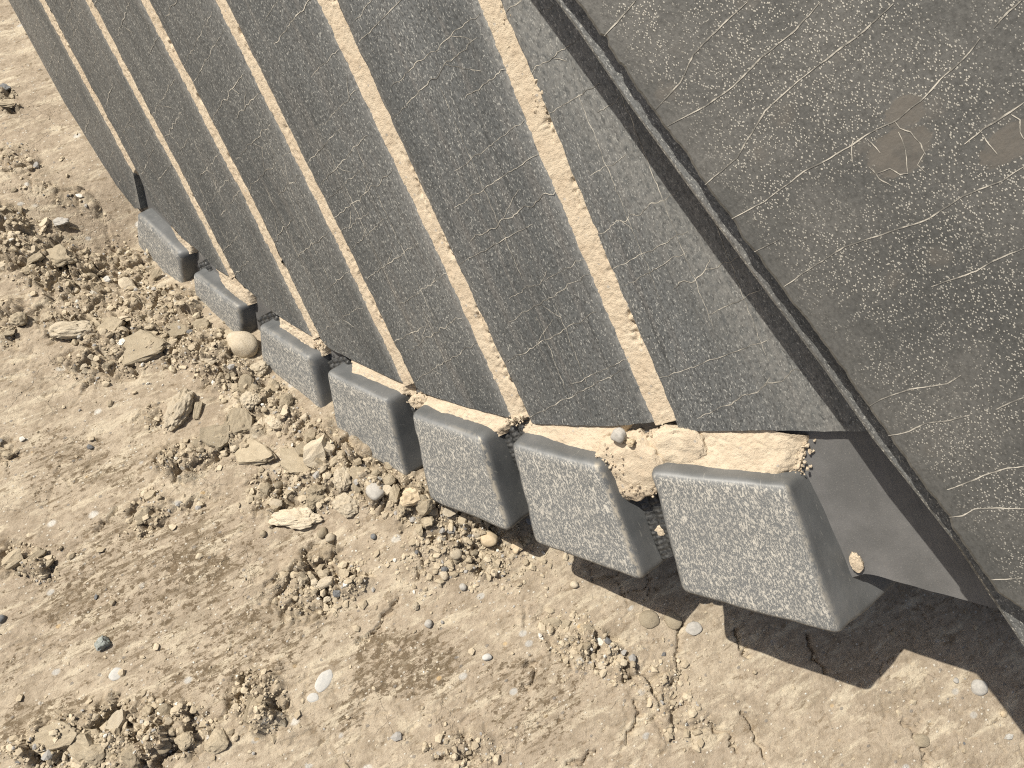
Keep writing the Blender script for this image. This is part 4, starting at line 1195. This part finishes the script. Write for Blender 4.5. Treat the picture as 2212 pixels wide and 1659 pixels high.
lump('dirt_plug', 1850, 1216, .004, .008, .014, .010, 21, 'small pale dirt plug in the notch behind the nearest block', 'packed dirt')
lump('dirt_plug', 1424, 1146, .004, .012, .009, .010, 25, 'small dirt bit in the dark gap between the two nearest blocks', 'packed dirt')
def on_shell(px, py, h0, w, hh, th, kind, mat, seed, nm, lab, cat):
    X = hit(px, py, h0); s = float((X - CAM) @ F) / FPX
    me = ico_mesh(nm, kind, seed, 4); o = link(nm, me, mat)
    n = ndir(to_uvh(X)[0]); zx = Vector(n); xx = Vector(np.cross(-SD, n)); yy = zx.cross(xx)
    Mx = Matrix((xx, yy, zx)).transposed().to_4x4()
    o.matrix_world = Matrix.Translation(Vector(X)) @ Mx @ Matrix.Diagonal((w * s, hh * s, th * s, 1))
    tag(o, lab, cat)
on_shell(1337, 941, .036, 36, 34, 32, 'round', M_GREY, 301, 'grey_pebble', 'round grey pebble sitting on the dirt lump under a strip end', 'pebble')
on_shell(1363, 955, .038, 20, 22, 20, 'angular', M_TAN, 302, 'tan_stone', 'small tan wedge shaped stone beside the round grey pebble', 'stone')

# ------------------------------------------------------------------ many clods in the rubble, one object each, and the loose gravel as one mass
def zone_sample(n, zs, spread=0.75):
    wts = np.array([z[2] * z[3] * z[5] for z in zs], float); wts /= wts.sum()
    out = []
    for _ in range(n):
        z = zs[rng.choice(len(zs), p=wts)]
        r = math.sqrt(rng.random()) * spread if rng.random() < .8 else abs(rng.normal(0, .8)); th = rng.random() * 2 * math.pi; a = math.radians(z[4])
        dx, dy = z[2] * r * math.cos(th), z[3] * r * math.sin(th)
        out.append((z[0] + dx * math.cos(a) - dy * math.sin(a), z[1] + dx * math.sin(a) + dy * math.cos(a)))
    return out
BASE = [ico_mesh('dirt_clod', k, 700 + i, 2) for i, k in enumerate(['angular', 'angular', 'lumpy', 'flat', 'angular', 'lumpy', 'flat', 'angular'])]
protos = []
for i, me in enumerate(BASE):
    for m in (M_CLOD, M_CREAM):
        c = me.copy(); c.materials.append(m); protos.append(c)
CL_ZONES = [z for z in ZONES if z[5] >= .8]
pts = zone_sample(285, CL_ZONES)
for i, (px, py) in enumerate(pts):
    me = protos[rng.integers(0, len(protos) // 2) * 2 + (1 if rng.random() < .33 else 0)]
    o = link('dirt_clod', me)
    sz = float(np.clip(rng.lognormal(3.0, .40), 11, 52)) * (0.8 if py < 800 else 1.0)
    place(o, px, py, sz * rng.uniform(.8, 1.5), sz * rng.uniform(.6, 1.0), rng.uniform(0, 180), rng.uniform(.35, .85), .16, (rng.normal(0, .42), rng.normal(0, .42)))
    area = ('loose dirt clod in the crumbled patch along the bottom edge', 'clods in the bottom patch') if py > 1440 else \
        ('loose dirt clod on the small crumbled patch in open ground', 'clods in the open ground patches') if py > 1175 else \
        ('loose dirt clod in the far rubble at the left', 'clods in the far rubble') if px < 400 and py < 850 else \
        ('loose dirt clod in the heap banked along the middle and far blocks', 'clods in the heap along the blocks')
    tag(o, area[0], 'clod', area[1])
def gravel(n, pos, smin, smax, name, mats, flat=(.3, .9)):
    bm = bmesh.new(); bmesh.ops.create_icosphere(bm, subdivisions=1, radius=0.5)
    bv = np.array([v.co for v in bm.verts]); bf = np.array([[v.index for v in f.verts] for f in bm.faces]); bm.free()
    nv = len(bv); n = len(pos)
    pos = np.array(pos)
    sz = np.clip(smin * np.exp(rng.exponential(.45, n)), smin, smax)
    V = np.repeat(bv[None], n, 0) * (1 + rng.normal(0, .2, (n, nv, 1)))
    sc = np.stack([sz * rng.uniform(.8, 1.35, n), sz * rng.uniform(.7, 1.1, n), sz * rng.uniform(*flat, n)], -1)
    V *= sc[:, None]
    th = rng.random(n) * 2 * np.pi; c, s = np.cos(th)[:, None], np.sin(th)[:, None]
    ti = rng.normal(0, .35, n)[:, None]
    x, y, z = V[..., 0], V[..., 1], V[..., 2]
    y, z = y * np.cos(ti) - z * np.sin(ti), y * np.sin(ti) + z * np.cos(ti)
    x, y = x * c - y * s, x * s + y * c
    gzv = ground_h(pos[:, 0], pos[:, 1], True) + sz * 0.16
    V = np.stack([x + pos[:, :1], y + pos[:, 1:2], z + gzv[:, None]], -1)
    me = mesh_np(name, V.reshape(-1, 3), (bf[None] + (np.arange(n) * nv)[:, None, None]).reshape(-1, 3), False)
    attr(me, 'tone', np.repeat(rng.random(n), nv)); attr(me, 'hue', np.repeat(rng.random(n), nv))
    return me
def mat_gravel():
    t = NT('loose_gravel')
    a = t.attr('tone', 'Fac'); b = t.attr('hue', 'Fac')
    c = t.mix(a, (0.36, 0.305, 0.22), (0.56, 0.485, 0.36))
    c = t.mix(t.ramp(b, 0.90, 0.91), c, (0.36, 0.35, 0.33))
    c = t.mix(t.ramp(b, 0.955, 0.96), c, (0.66, 0.64, 0.58))
    c = t.mix(t.ramp(b, 0.985, 0.987), c, (0.14, 0.145, 0.15))
    n = t.noise(t.obj(), 420, 3, 0.7)
    c = t.mix(t.ramp(n, 0.5, 0.72, 0, .45), c, (0.31, 0.24, 0.165))
    return t.finish(c, 0.93, 0, t.bump(n, 0.5, 0.0012), 0.15)
gp = [ground_px(px, py)[:2] for px, py in zone_sample(10500, ZONES, 1.0)]
for _ in range(1700):   # scattered grains everywhere
    gp.append(ground_px(rng.uniform(-20, 2230), rng.uniform(0, 1680))[:2])
for _ in range(900):    # fine stones around the feet of the middle blocks
    gp.append(ground_px(rng.normal(1010, 110), rng.normal(1195, 50))[:2])
gm = gravel(0, gp, 0.0026, 0.014, 'loose_gravel', None)
tag(link('loose_gravel', gm, mat_gravel()), 'loose gravel and crumbs of dry dirt scattered over the ground', kind='stuff')

cr = []
def crumb_at(n, px, py, sx, sy, h0, h1):
    for _ in range(n):
        X = hit(rng.normal(px, sx), rng.normal(py, sy), h0); q = to_uvh(X); q[2] = rng.uniform(h0, h1); cr.append(q)
crumb_at(60, 1730, 972, 12, 12, .001, .006); crumb_at(40, 1725, 1005, 10, 9, .002, .012); crumb_at(50, 1440, 935, 16, 10, .012, .02)
crumb_at(60, 1330, 1000, 16, 22, .03, .042); crumb_at(40, 1375, 1050, 22, 8, .028, .04); crumb_at(30, 1400, 945, 14, 8, .014, .02)
crumb_at(30, 905, 862, 10, 8, .012, .02); crumb_at(30, 690, 745, 9, 6, .012, .018); crumb_at(30, 1120, 905, 12, 6, .012, .02); crumb_at(22, 1100, 60, 14, 40, .011, .013); crumb_at(22, 1170, 220, 14, 40, .011, .013)
bm = bmesh.new(); bmesh.ops.create_icosphere(bm, subdivisions=1, radius=0.5)
bv = np.array([v.co for v in bm.verts]); bf = np.array([[v.index for v in f.verts] for f in bm.faces]); bm.free()
cr = np.array(cr); n = len(cr)
V = bv[None] * (1 + rng.normal(0, .18, (n, len(bv), 1))) * np.clip(0.0022 * np.exp(rng.exponential(.40, n)), .002, .0065)[:, None, None] * rng.uniform(.7, 1.2, (n, 1, 3)) + cr[:, None, :]
me = uvh_mesh('dirt_crumbs', V.reshape(-1, 3), (bf[None] + (np.arange(n) * len(bv))[:, None, None]).reshape(-1, 3), False)
tag(link('dirt_crumbs', me, M_PACK), 'small dirt crumbs scattered along the packed dirt on the bucket', kind='stuff')
